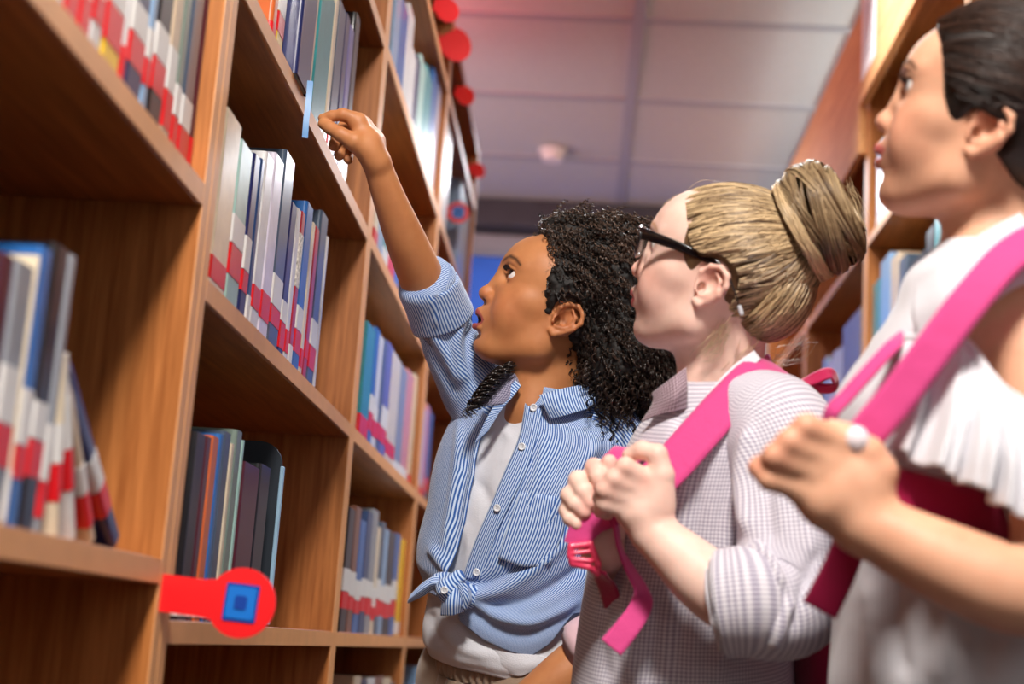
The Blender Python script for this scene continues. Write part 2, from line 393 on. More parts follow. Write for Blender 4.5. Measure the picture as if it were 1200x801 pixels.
# third left bay
row(-1, 1.70, None, [(457, 463, -20, 'light blue', ''), (463, 470, 8, 'blue', 'l'), (470, 476, 14, 'white', ''), (476, 481, 64, 'white', ''), (481, 485, 70, 'navy', 'l'), (485, 491, 74, 'pale teal', ''), (491, 498, 88, 'teal', 'l'), (498, 504, 90, 'blue', 'l'), (504, 508, 105, 'lavender', ''), (508, 516, 104, 'cream', 'l'), (516, 521, 112, 'white', '')],
    'top shelf behind forearm', G+'top visible shelf of the third left bay')
row(-1, 1.377, None, [(436, 441, 235, 'cream', 'r'), (441, 447, 240, 'light blue', ''), (447, 453, 245, 'teal', 'l'), (453, 460, 250, 'white', 'r'), (460, 466, 262, 'blue', '')],
    'shelf behind raised arm', G+'shelf behind the raised arm')
row(-1, 1.06, None, [(419, 429, 383, 'teal', 'r'), (429, 434, 386, 'blue', 'ml'), (434, 439, 395, 'white', 'ml'), (439, 443, 400, 'slate', 'm'), (443, 450, 404, 'purple', 'ml'), (450, 460, 418, 'cream', 'm'), (460, 468, 432, 'grey', 'l'), (468, 476, 438, 'pink', 'l'), (476, 480, 440, 'cream', 'r')],
    'shelf left of the blue sleeve', G+'middle shelf of the third left bay')
row(-1, .752, None, [(397, 405, 596, 'black', 'ml'), (405, 412, 594, 'brown', 'ml'), (412, 419, 610, 'blue', 'ml'), (419, 426, 600, 'dark blue', 'ml'), (426, 433, 598, 'grey', 'ml'), (433, 437, 618, 'cream', 'ml'), (437, 442, 612, 'slate', 'ml'), (442, 447, 620, 'light blue', 'ml'), (447, 455, 624, 'black', 'ml'), (455, 461, 626, 'blue', 'ml'), (461, 467, 632, 'yellow', 'l')],
    'shelf beside knotted shirt', G+'lower shelf of the third left bay')
row(-1, .42, None, [(400, 409, 792, 'beige', ''), (409, 417, 796, 'navy', ''), (417, 427, 794, 'white', ''), (427, 437, 792, 'brown', ''), (437, 447, 794, 'cream', ''), (447, 455, 798, 'slate', '')],
    'bottom shelf below knot', G+'lowest visible shelf of the third left bay')
# fourth left bay
row(-1, 1.70, None, [(533, 537, 192, 'light blue', ''), (537, 541, 196, 'grey', 'l'), (541, 544, 200, 'light blue', '')], 'shelf behind small marker', G+'high shelf of the fourth left bay')
row(-1, 1.06, None, [(489, 492, 480, 'lavender', 'r'), (492, 496, 476, 'pink', 'r'), (496, 500, 484, 'slate', 'm')], 'distant shelf beside blue shirt', G+'middle shelf of the fourth left bay')
row(-1, .42, None, [(478, 484, 780, 'light blue', ''), (484, 490, 782, 'pink', ''), (490, 497, 784, 'navy', ''), (497, 503, 786, 'white', '')], 'distant bottom shelf', G+'lowest visible shelf of the fourth left bay')
# right side
row(1, 1.43, None, [(1021, 1030, 330, 'teal', 'rl'), (1030, 1042, 302, 'light blue', 'rl'), (1042, 1052, 300, 'beige', 'ml'), (1052, 1061, 302, 'slate', 'm'), (1061, 1084, 304, 'black', ''), (1084, 1094, 268, 'black', ''), (1094, 1106, 252, 'teal', ''), (1106, 1118, 262, 'blue', '')],
    'right shelf by white shoulder', G+'right shelf beside the dark haired girl')
row(1, 1.43, None, [(963, 968, 420, 'light blue', ''), (968, 974, 424, 'lavender', ''), (974, 980, 412, 'white', ''), (980, 986, 408, 'white', 'l'), (986, 1008, 372, 'taupe', '')],
    'right shelf behind pink bow', G+'far right shelf behind the pink bow')
row(1, 1.76, None, [(1026, 1034, 168, 'light blue', 'l'), (1034, 1042, 160, 'white', 'm'), (1042, 1050, 150, 'white', 'ml'), (1050, 1060, 140, 'blue', ''), (1060, 1072, 130, 'cream', 'r')],
    'right shelf behind smiling face', G+'right shelf behind smiling face')
# metal bookend
p0 = Yat(302, 720, XL); be = thing('bookend', 'dark grey metal bookend with rounded corner beside the books on the lower shelf', 'bookend', (XL-.02, 1.73, .752))
def bookend(t, y, z, w_, h):
    pr = [(0, 0), (w_, 0)] + [(w_-.03+.03*math.cos(a), h-.03+.03*math.sin(a)) for a in np.linspace(0, math.pi/2, 7)] + [(.03+.03*math.cos(a)-.03+.0, h-.03+.03*math.sin(a)) for a in np.linspace(math.pi/2, math.pi, 7)]
    v = [(-w_+a, b_) for a, b_ in pr]
    m = MB().prism([(a, b_) for a, b_ in v], 1, -.0012, .0012).build('upright_plate', plain('3b424b', .35, metal=.6), t, fix=True)
    MB().box(-w_, 0, -.12, -.0013, .0002, .002).build('base_plate', plain('3b424b', .35, metal=.6), t)
    MB().box(-.002, .003, -.0035, .0035, .002, h-.03, .001).build('edge_strip', plain('8fb0c8', .3), t)
bookend(be, 0, 0, .13, .225)
be.location = (XL-.012, float(Yat(324, 735, XL)), .752)
# ribbon bookmark hanging from the blue book
rb = MB(); yy = None
# ------------------------------------------------------------------ figure tools: camera-frame coordinates only serve as a handy metric frame
def P(px, py, d): return np.array([(px-CX)/F*d, -(py-CY)/F*d, -d])
def toW(V): return np.asarray(V)@RM.T + CAM
def pxof(V):
    V = np.asarray(V); return np.stack([CX-F*V[..., 0]/V[..., 2], CY+F*V[..., 1]/V[..., 2]], -1)
def nrm(v): v = np.asarray(v, float); return v/np.linalg.norm(v)
UPC = RM.T@np.array([0, 0, 1.0])          # world up in the camera frame
def sst(x, a, b):
    t = np.clip((x-a)/(b-a), 0, 1); return t*t*(3-2*t)
class Sdf:
    def __init__(s): s.ops = []; s.paint = []
    def _e(s, fn, c, R, k, mode): s.ops.append((fn, np.array(c, float), R, k, mode)); return s
    def ell(s, c, r, k=.01, mode='u', M=None):
        c = np.array(c, float); r = np.array(r, float); M = np.eye(3) if M is None else np.array(M)   # M rows: axes
        def fn(Q):
            q = (Q-c)@M.T; a = np.linalg.norm(q/r, axis=1); b = np.linalg.norm(q/(r*r), axis=1)
            return a*(a-1)/np.maximum(b, 1e-6)
        return s._e(fn, c, r.max(), k, mode)
    def cone(s, a, b, ra, rb, k=.006, mode='u'):
        a = np.array(a, float); b = np.array(b, float); ab = b-a; L2 = max(ab@ab, 1e-12)
        def fn(Q):
            t = np.clip((Q-a)@ab/L2, 0, 1); return np.linalg.norm(Q-a-t[:, None]*ab, axis=1)-(ra+(rb-ra)*t)
        return s._e(fn, (a+b)/2, math.sqrt(L2)/2+max(ra, rb), k, mode)
    def chain(s, pts, rs, k=.004, k0=None, mode='u'):
        for i in range(len(pts)-1):
            s.cone(pts[i], pts[i+1], rs[i], rs[i+1], (k0 if (i == 0 and k0 is not None) else k), mode)
        return s
    def arm(s, pts, rs, k0=.012, n=60):
        q = crom(np.hstack([np.array(pts), np.array(rs)[:, None]]), n); return s.chain(q[:, :3], q[:, 3], .0015, k0)
    def bx(s, c, h, r, k, mode, M):
        c = np.array(c, float); h = np.array(h, float)-r; M = np.array(M)
        def fn(Q):
            q = np.abs((Q-c)@M.T)-h
            return np.linalg.norm(np.maximum(q, 0), axis=1)+np.minimum(q.max(1), 0)-r
        return s._e(fn, c, float(np.linalg.norm(h)+r), k, mode)
    def ev(s, Q):
        d = np.full(len(Q), 1.0)
        for fn, c, R, k, mode in s.ops:
            m = ((Q-c)**2).sum(1) < (R+.035+k)**2
            if not m.any(): continue
            e = fn(Q[m]); x = d[m]
            if mode == 'u':
                h = np.maximum(k-np.abs(x-e), 0)/max(k, 1e-9); d[m] = np.minimum(x, e)-h*h*k/4
            elif mode == 's':
                e = -e; h = np.maximum(k-np.abs(x-e), 0)/max(k, 1e-9); d[m] = np.maximum(x, e)+h*h*k/4
        return d
    def bounds(s):
        lo = np.min([c-R for fn, c, R, k, m in s.ops if m == 'u'], 0); hi = np.max([c+R for fn, c, R, k, m in s.ops if m == 'u'], 0)
        return lo, hi
    def mesh(s, h, lo=None, hi=None, disp=None):
        l0, h0 = s.bounds(); lo = l0-.004 if lo is None else np.maximum(lo, l0-.004); hi = h0+.004 if hi is None else np.minimum(hi, h0+.004)
        B = 6; nb = np.ceil((hi-lo)/(h*B)).astype(int); n = nb*B+1
        gi = np.stack(np.meshgrid(*[np.arange(q) for q in nb], indexing='ij'), -1).reshape(-1, 3)
        cc = lo+(gi+.5)*B*h; dc = s.ev(cc); keep = np.abs(dc) < B*h*.87*1.5+.002
        S = np.repeat(np.repeat(np.repeat(np.sign(dc).reshape(nb)*1.0, B, 0), B, 1), B, 2)
        S = np.pad(S, ((0, 1),)*3, mode='edge').astype(np.float32)
        off = np.stack(np.meshgrid(*[np.arange(B+1)]*3, indexing='ij'), -1).reshape(-1, 3)
        idx = (gi[keep][:, None]*B+off[None]).reshape(-1, 3)
        flat = np.unique((idx[:, 0]*n[1]+idx[:, 1])*n[2]+idx[:, 2])
        I = np.stack([flat//(n[1]*n[2]), (flat//n[2]) % n[1], flat % n[2]], 1)
        S.reshape(-1)[flat] = s.ev(lo+I*h)
        V, Q = surfnet(S, lo, h)
        # one projection step on to the surface, and smooth
        return V, Q
def surfnet(S, lo, h):
    neg = S < 0; c = neg[:-1, :-1, :-1].astype(np.int8)
    cnt = np.zeros_like(c)
    for a in (0, 1):
        for b in (0, 1):
            for d in (0, 1):
                cnt += neg[a:neg.shape[0]-1+a, b:neg.shape[1]-1+b, d:neg.shape[2]-1+d]
    act = (cnt > 0) & (cnt < 8); ci = np.argwhere(act); vid = np.full(act.shape, -1, np.int32); vid[act] = np.arange(len(ci))
    acc = np.zeros((len(ci), 3)); w = np.zeros(len(ci)); cor = [(a, b, d) for a in (0, 1) for b in (0, 1) for d in (0, 1)]
    val = {o: S[ci[:, 0]+o[0], ci[:, 1]+o[1], ci[:, 2]+o[2]] for o in cor}
    for o in cor:
        for ax in range(3):
            if o[ax]: continue
            o2 = list(o); o2[ax] = 1; o2 = tuple(o2); a, b = val[o], val[o2]; m = (a < 0) != (b < 0)
            t = np.where(m, a/np.where(m, a-b, 1), 0); p = np.tile(np.array(o, float), (len(ci), 1)); p[:, ax] += t
            acc += p*m[:, None]; w += m
    V = lo+(ci+acc/w[:, None])*h
    Q = []
    for ax in range(3):
        b, d = (ax+1) % 3, (ax+2) % 3
        sl0 = [slice(None)]*3; sl1 = [slice(None)]*3; sl0[ax] = slice(0, -1); sl1[ax] = slice(1, None)
        x = neg[tuple(sl0)] != neg[tuple(sl1)]; e = np.argwhere(x)
        e = e[(e[:, b] > 0) & (e[:, d] > 0) & (e[:, b] < neg.shape[b]-1) & (e[:, d] < neg.shape[d]-1)]
        fl = neg[tuple(e.T)]
        def g(ob, od):
            q = e.copy(); q[:, b] -= ob; q[:, d] -= od; return vid[tuple(q.T)]
        q = np.stack([g(1, 1), g(0, 1), g(0, 0), g(1, 0)], 1); q[~fl] = q[~fl][:, ::-1]; Q.append(q)
    Q = np.concatenate(Q); return V, Q[(Q >= 0).all(1)]
def vnormals(V, Q):
    n = np.cross(V[Q[:, 2]]-V[Q[:, 0]], V[Q[:, 3 if Q.shape[1] > 3 else 1]]-V[Q[:, 1 if Q.shape[1] > 3 else 0]])
    N = np.zeros_like(V)
    for k in range(Q.shape[1]): np.add.at(N, Q[:, k], n)
    return N/np.maximum(np.linalg.norm(N, axis=1), 1e-12)[:, None]
def relax(V, Q, it=2, f=.5):
    for _ in range(it):
        A = np.zeros_like(V); c = np.zeros(len(V))
        for k in range(4):
            a, b = Q[:, k], Q[:, (k+1) % 4]
            np.add.at(A, a, V[b]); np.add.at(c, a, 1)
        V = V*(1-f)+f*A/np.maximum(c, 1)[:, None]
    return V
def joinm(parts):
    V = []; Q = []; n = 0; C_ = []
    for p in parts:
        V.append(p[0]); Q.append(p[1]+n); n += len(p[0])
        if len(p) > 2: C_.append(p[2])
    return np.concatenate(V), np.concatenate(Q), (np.concatenate(C_) if C_ else None)
def crom(pts, n):
    """Catmull-Rom through rows of pts (k, m) -> (n, m)"""
    pts = np.asarray(pts, float); k = len(pts)
    if k == 2: return pts[0]+(pts[1]-pts[0])*np.linspace(0, 1, n)[:, None]
    p = np.vstack([2*pts[0]-pts[1], pts, 2*pts[-1]-pts[-2]]); u = np.linspace(0, k-1, n); i = np.clip(u.astype(int), 0, k-2); t = (u-i)[:, None]
    a, b, c, d = p[i], p[i+1], p[i+2], p[i+3]
    return .5*(2*b+(c-a)*t+(2*a-5*b+4*c-d)*t*t+(3*b-a-3*c+d)*t**3)
def gridfaces(nr, nc, wrap=False, flip=False):
    i, j = np.meshgrid(np.arange(nr-1), np.arange(nc if wrap else nc-1), indexing='ij'); j2 = (j+1) % nc
    q = np.stack([i*nc+j, i*nc+j2, (i+1)*nc+j2, (i+1)*nc+j], -1).reshape(-1, 4)
    return q[:, ::-1] if flip else q
def polydist(px, line):
    """distance of (n,2) pixels to a polyline, and the parameter along it"""
    best = np.full(len(px), 1e9); par = np.zeros(len(px)); line = np.asarray(line, float); L = len(line)-1
    for i in range(L):
        a, b = line[i], line[i+1]; ab = b-a; t = np.clip(((px-a)@ab)/(ab@ab), 0, 1)
        q = np.linalg.norm(px-a-t[:, None]*ab, axis=1); m = q < best; best[m] = q[m]; par[m] = (i+t[m])/L
    return best, par
def folds(V, N, lines):
    """push cloth in or out along crease lines traced on it: (polyline, amplitude m, width px)"""
    px = pxof(V); d = np.zeros(len(V))
    for line, amp, wd in lines:
        line = crom(line, max(6, 4*len(line))) if len(line) > 2 else np.asarray(line, float)
        q, t = polydist(px, line); d += amp*np.exp(-(q/wd)**2)*np.clip(np.sin(np.pi*np.clip(t*.94+.03, 0, 1))*2.2, 0, 1)
    return V+N*d[:, None]
def sheet(name, G, mat, parent, uv=None, thick=.0016, fold=None, wrinkle=0.0, wrap=False, flip=False, wseed=0, wscale=28., inner=None):
    """cloth sheet from a grid G (nr, nc, 3) in the camera frame, given real thickness"""
    nr, nc = G.shape[:2]; V = G.reshape(-1, 3); Q = gridfaces(nr, nc, wrap, flip); N = vnormals(V, Q)
    if wrinkle:
        V = V+N*(wrinkle*wnoise(V*wscale, wseed))[:, None]
    if fold: V = folds(V, N, fold)
    N = vnormals(V, Q); V2 = V-N*thick; n = len(V)
    F2 = [Q, Q[:, ::-1]+n]
    def strip(a, rev):
        q = np.stack([a[:-1], a[1:], a[1:]+n, a[:-1]+n], 1); return q[:, ::-1] if rev else q
    r0 = np.arange(nc); rl = r0+(nr-1)*nc; c0 = np.arange(nr)*nc; cl = c0+nc-1
    if wrap: r0 = np.append(r0, 0); rl = np.append(rl, (nr-1)*nc)
    F2 += [strip(r0, not flip), strip(rl, flip)]
    if not wrap: F2 += [strip(c0, flip), strip(cl, not flip)]
    if uv is None:
        j, i = np.meshgrid(np.linspace(0, 1, nc), np.linspace(0, 1, nr)); uv = np.stack([j, i], -1)
    uv = uv.reshape(-1, uv.shape[-1])
    o = np_mesh(name, toW(np.vstack([V, V2])), np.concatenate(F2), mat, parent, uv=np.vstack([uv, uv])); o['_t'] = 1; del o['_t']
    return o
_wn = {}
def wnoise(p, seed=0):
    """cheap smooth noise from sines"""
    if seed not in _wn:
        r = np.random.default_rng(seed+11); _wn[seed] = (r.normal(size=(9, 3)), r.uniform(0, 6.28, 9), r.uniform(.4, 1, 9))
    k, ph, am = _wn[seed]; return sum(a*np.sin(p@q+f+1.3*np.sin(p@q[::-1]*.7+f)) for q, f, a in zip(k, ph, am))/4.5
def strand_tone(n, m, seed=1, sides=4, lo=0.0, hi=1.0):
    r = np.random.default_rng(seed); return np.repeat(np.clip(r.normal(.5*(lo+hi), .30*(hi-lo), n), 0, 1), m*sides)[:, None]*np.ones(3)
def tubes(curves, radii, sides=4, taper=True):
    """curves (n, m, 3) -> mesh arrays of n thin tubes"""
    n, m, _ = curves.shape; T = np.gradient(curves, axis=1); T /= np.maximum(np.linalg.norm(T, axis=2, keepdims=True), 1e-9)
    ref = np.zeros_like(T); ref[..., 0] = .31; ref[..., 1] = .52; ref[..., 2] = .79
    A = np.cross(T, ref); A /= np.maximum(np.linalg.norm(A, axis=2, keepdims=True), 1e-9); B = np.cross(T, A)
    r = np.asarray(radii, float); r = np.broadcast_to(r.reshape(-1, 1) if r.ndim <= 1 else r, (n, m)).copy()
    if taper: r *= np.clip(np.minimum(1, (1.02-np.linspace(0, 1, m))*4), .05, 1)[None]
    V = np.stack([curves+(A*math.cos(a)+B*math.sin(a))*r[..., None] for a in np.arange(sides)*2*math.pi/sides], 2)   # n,m,s,3
    base = (np.arange(n)*m*sides)[:, None, None]+(np.arange(m-1)*sides)[None, :, None]; j = np.arange(sides)[None, None]; j2 = (j+1) % sides
    Q = np.stack([base+j, base+j2, base+sides+j2, base+sides+j], -1).reshape(-1, 4)
    return V.reshape(-1, 3), Q
# ------------------------------------------------------------------ skin, hair and cloth materials
def skin_mat(name, rough=.52):
    t = NT(name); bset(t.b, None, rough, .4, 0, sss=.12, ssr=(1, .35, .2))
    a = t.n('ShaderNodeVertexColor', layer_name='col'); tc = t.n('ShaderNodeTexCoord')
    no = t.n('ShaderNodeTexNoise', i_Scale=700.0, i_Detail=3.0); bp = t.n('ShaderNodeBump', i_Strength=.08, i_Distance=.0006)
    n2 = t.n('ShaderNodeTexNoise', i_Scale=35.0, i_Detail=4.0); mx = t.n('ShaderNodeMix', data_type='RGBA', blend_type='MULTIPLY')
    r = t.n('ShaderNodeValToRGB'); r.color_ramp.elements[0].color = (.88, .82, .8, 1); r.color_ramp.elements[1].color = (1, 1, 1, 1)
    r.color_ramp.elements[0].position = .3; r.color_ramp.elements[1].position = .6
    t.l(tc.outputs['Object'], no.inputs['Vector']).l(tc.outputs['Object'], n2.inputs['Vector']).l(n2.outputs['Fac'], r.inputs['Fac'])
    mx.inputs[0].default_value = 1
    t.l(a.outputs['Color'], mx.inputs[6]).l(r.outputs['Color'], mx.inputs[7]).l(mx.outputs[2], t.b.inputs['Base Color'])
    t.l(no.outputs['Fac'], bp.inputs['Height']).l(bp.outputs['Normal'], t.b.inputs['Normal'])
    return t.m
M_SKIN = skin_mat('skin')
def hair_mat(name, a, b, rough=.38, scale=260, strand=False):
    if strand:
        t = NT(name); bset(t.b, None, rough, .55, 0); at = t.n('ShaderNodeVertexColor', layer_name='col'); mx = t.n('ShaderNodeMix', data_type='RGBA')
        mx.inputs[6].default_value = (*srgb(a), 1); mx.inputs[7].default_value = (*srgb(b), 1); t.l(at.outputs['Color'], mx.inputs[0]).l(mx.outputs[2], t.b.inputs['Base Color']); return t.m
    t = NT(name); bset(t.b, None, rough, .55, 0)
    tc = t.n('ShaderNodeTexCoord'); no = t.n('ShaderNodeTexNoise', i_Scale=float(scale), i_Detail=2.0); r = t.n('ShaderNodeValToRGB'); e = r.color_ramp.elements
    e[0].position = .35; e[0].color = (*srgb(a), 1); e[1].position = .65; e[1].color = (*srgb(b), 1)
    t.l(tc.outputs['Object'], no.inputs['Vector']).l(no.outputs['Fac'], r.inputs['Fac']).l(r.outputs['Color'], t.b.inputs['Base Color'])
    return t.m
def stripe_mat(name, a, b, per, duty=.5, check=None, soft=.12, rough=.8, thr=0.0):
    """woven stripes from the cloth coordinate stored on the mesh (metres)"""
    t = NT(name); bset(t.b, None, rough, .25, 0, sheen=.25)
    at = t.n('ShaderNodeAttribute', attribute_name='suv'); sp = t.n('ShaderNodeSeparateXYZ'); t.l(at.outputs['Vector'], sp.inputs[0])
    def wave(sock):
        m = t.n('ShaderNodeMath', operation='MULTIPLY'); m.inputs[1].default_value = 2*math.pi/per; t.l(sock, m.inputs[0])
        s_ = t.n('ShaderNodeMath', operation='SINE'); t.l(m.outputs[0], s_.inputs[0])
        r = t.n('ShaderNodeMapRange'); r.inputs['From Min'].default_value = (duty-.5)*2-soft*2; r.inputs['From Max'].default_value = (duty-.5)*2+soft*2; t.l(s_.outputs[0], r.inputs['Value']); return r.outputs[0]
    f = wave(sp.outputs[0])
    if check:
        g = wave(sp.outputs[1]); ad = t.n('ShaderNodeMath', operation='ADD'); t.l(f, ad.inputs[0]).l(g, ad.inputs[1])
        ml = t.n('ShaderNodeMath', operation='MULTIPLY'); ml.inputs[1].default_value = .5; t.l(ad.outputs[0], ml.inputs[0]); f = ml.outputs[0]
    mx = t.n('ShaderNodeMix', data_type='RGBA'); mx.inputs[6].default_value = (*srgb(a), 1); mx.inputs[7].default_value = (*srgb(b), 1)
    t.l(f, mx.inputs[0])
    no = t.n('ShaderNodeTexNoise', i_Scale=30.0, i_Detail=4.0); tc = t.n('ShaderNodeTexCoord'); t.l(tc.outputs['Object'], no.inputs['Vector'])
    bp = t.n('ShaderNodeBump', i_Strength=.35, i_Distance=.004); t.l(no.outputs['Fac'], bp.inputs['Height']).l(bp.outputs['Normal'], t.b.inputs['Normal'])
    t.l(mx.outputs[2], t.b.inputs['Base Color']); return t.m
def cloth(name, col, rough=.85, bump=.4, scale=30., var=.05, weave=0):
    t = NT(name); c = srgb(col); bset(t.b, c, rough, .2, 0, sheen=.3)
    tc = t.n('ShaderNodeTexCoord'); no = t.n('ShaderNodeTexNoise', i_Scale=scale, i_Detail=5.0); bp = t.n('ShaderNodeBump', i_Strength=bump, i_Distance=.004)
    t.l(tc.outputs['Object'], no.inputs['Vector']).l(no.outputs['Fac'], bp.inputs['Height'])
    if weave:
        vn = t.n('ShaderNodeTexNoise', i_Scale=float(weave), i_Detail=1.0); b2 = t.n('ShaderNodeBump', i_Strength=.5, i_Distance=.0008)
        t.l(tc.outputs['Object'], vn.inputs['Vector']).l(vn.outputs['Fac'], b2.inputs['Height']).l(bp.outputs['Normal'], b2.inputs['Normal']).l(b2.outputs['Normal'], t.b.inputs['Normal'])
    else: t.l(bp.outputs['Normal'], t.b.inputs['Normal'])
    return t.m
# ------------------------------------------------------------------ a child's head (canonical frame: f forward, u up, w to the side, ear canal at the origin; metres)
class Head:
    def __init__(s, px, py, d, tilt, yaw, scale=1.0, roll=0.0):
        """px,py,d: the near ear canal; tilt: chin up; yaw>0: face turned away from the camera"""
        t = math.radians(tilt); y = math.radians(yaw)
        f = np.array([-math.cos(t), math.sin(t), 0]); u = np.array([math.sin(t), math.cos(t), 0]); w_ = np.array([0, 0, 1.0])
        ca, sa = math.cos(-y), math.sin(-y)
        Ry = np.array([[ca, 0, sa], [0, 1, 0], [-sa, 0, ca]])      # about the camera-vertical
        if roll:
            r = math.radians(roll); Rr = np.array([[1, 0, 0], [0, math.cos(r), -math.sin(r)], [0, math.sin(r), math.cos(r)]]); Ry = Ry@Rr
        # facing -x; turning away means the face direction gains -z
        s.A = np.stack([Ry@f, Ry@u, Ry@w_], 1)*scale               # columns
        s.sc = scale; s.o = P(px, py, d)-s.A@np.array([0, 0, .064])
    def p(s, f, u, w_): return s.o+s.A@(np.array([f, u, w_])/1000.0)
    def loc(s, V): return (np.asarray(V)-s.o)@np.linalg.inv(s.A).T*1000.0
    def R(s): return (s.A/s.sc).T                                   # rows: axes
def head_sdf(H, S, mouth=0.0, smile=0.0, ears=(1, -1), lidopen=1.0):
    k = H.sc/1000.0; R = H.R()
    def E(f, u, w_, a, b, c, kk=10, mode='u', rot=None):
        S.ell(H.p(f, u, w_), np.array([a, b, c])*k, kk*k, mode, R if rot is None else rot@R)
    def Cn(pts, rs, kk=5, k0=None, mode='u'): S.chain([H.p(*q) for q in pts], [r*k for r in rs], kk*k, None if k0 is None else k0*k, mode)
    E(-10, 40, 0, 86, 68, 70); E(24, 56, 0, 51, 46, 56, 20); E(22, 2, 0, 54, 62, 52, 22)
    E(34, -36, 0, 42, 32, 38, 18)
    for q in (-1, 1):
        Cn([(2, -12, q*47), (8, -36, q*43), (54, -55, q*16)], [12, 12, 12], 26, 26)
        E(48, -8, q*31, 25, 27, 23, 20); E(30, 12, q*46, 22, 14, 14, 14)
    E(63, -57, 0, 14, 11, 17, 12)
    for q in (-1, 1):
        Cn([(69, 50, q*10), (66, 53, q*24), (54, 51, q*42)], [7, 7, 6], 8, 10)
        E(77, 36, q*27, 15, 10, 15, 12, 's')
    E(66, -20, 0, 21, 22, 25, 10)
    # nose
    Cn([(69, 40, 0), (76, 24, 0), (85, 9, 0)], [6.5, 6.5, 7.5], 6, 12)
    E(85, 6, 0, 9.5, 8.5, 9.5, 5)
    for q in (-1, 1):
        E(77, 2, q*11, 9, 7, 6.5, 5); E(84.5, -4.5, q*6.5, 5, 3.5, 3.2, 2, 's')
    # lips
    o = mouth; sm = smile
    cf, cu, cw = 69-5*sm, -25+6*sm-2*o/9, 19+7*sm
    Cn([(70, cu, -cw), (80, -20, -9), (83.5, -18.0, -3), (83.5, -18.0, 3), (80, -20, 9), (cf, cu, cw)], [2.8, 5.0, 6.2, 6.2, 5.0, 2.8], 3, 4)
    Cn([(70, cu, -cw), (78, -28-o, -9), (80.5, -29-o, 0), (78, -28-o, 9), (cf, cu, cw)], [2.8, 5.6, 7.0, 5.6, 2.8], 3, 4)
    E(80, -24-o/2, 0, 16, .9+o*.62, 14.5+2*sm, 1.5, 's')
    if sm: Cn([(60, -8, 24), (64, -26, 30)], [1.5, 1.5], 5, 7, 's')
    E(80, -40-o*.8, 0, 6, 4.5, 12, 6, 's')
    # eyes: lids around the ball, almond opening
    for q in (-1, 1):
        E(58.5, 37.5, q*27.5, 13.6, 13.0, 13.6, 3)
        a = math.radians(q*22); rot = np.array([[math.cos(a), 0, math.sin(a)], [0, 1, 0], [-math.sin(a), 0, math.cos(a)]])
        if lidopen: E(72, 38, q*30.5, 10, 5.9*lidopen, 12.2, 1.2, 's', rot)
        Cn([(72.5, 41, q*18), (72, 46.5, q*27), (65.5, 43.5, q*38)], [1.0, 1.3, 1.0], 2, 3)
    # ears
    ca_, sa_ = math.cos(.20)*.90, math.sin(.20)*.90; er = np.array([[math.cos(.2), math.sin(.2), 0], [-math.sin(.2), math.cos(.2), 0], [0, 0, 1]])
    def et(f, u): return (f*ca_-u*sa_, f*sa_+u*ca_)
    for q in ears:
        g = lambda f, u, w_: (*et(f, u), q*(66+(w_-66)*.9))
        def EE(f, u, w_, a, b, c, kk, mode): E(*et(f, u), w_, a*.9, b*.9, c, kk, mode, er)
        EE(-11, 7, q*66, 17, 24, 4.5, 4, 'u')
        EE(-7, 8, q*72.5, 9.5, 13, 8, 3, 's'); EE(-14, 18, q*73, 7, 7, 4.5, 3, 's')
        Cn([g(6, 6, 66), g(6, 18, 69), g(-2, 28, 72), g(-14, 31, 75), g(-25, 25, 77), g(-28.5, 13, 77), g(-24, 1, 74), g(-14, -10, 70), g(-5, -17, 67.5), g(1, -15, 65)], [2.2, 2.6, 2.7, 2.9, 3.0, 2.9, 2.8, 3.0, 4.2, 3.4], 2.5, 3)
        Cn([g(-10, 24, 71), g(-19, 16, 73.5), g(-20, 5, 73), g(-13, -4, 71), g(-5, -7, 69)], [1.6, 2.2, 2.4, 2.4, 2.6], 2.5, 3)
        Cn([g(5, 3, 68), g(4, -3, 69)], [2.8, 3.0], 2, 3)
        EE(0, 1, q*68, 4.5, 6, 8, 2, 's')
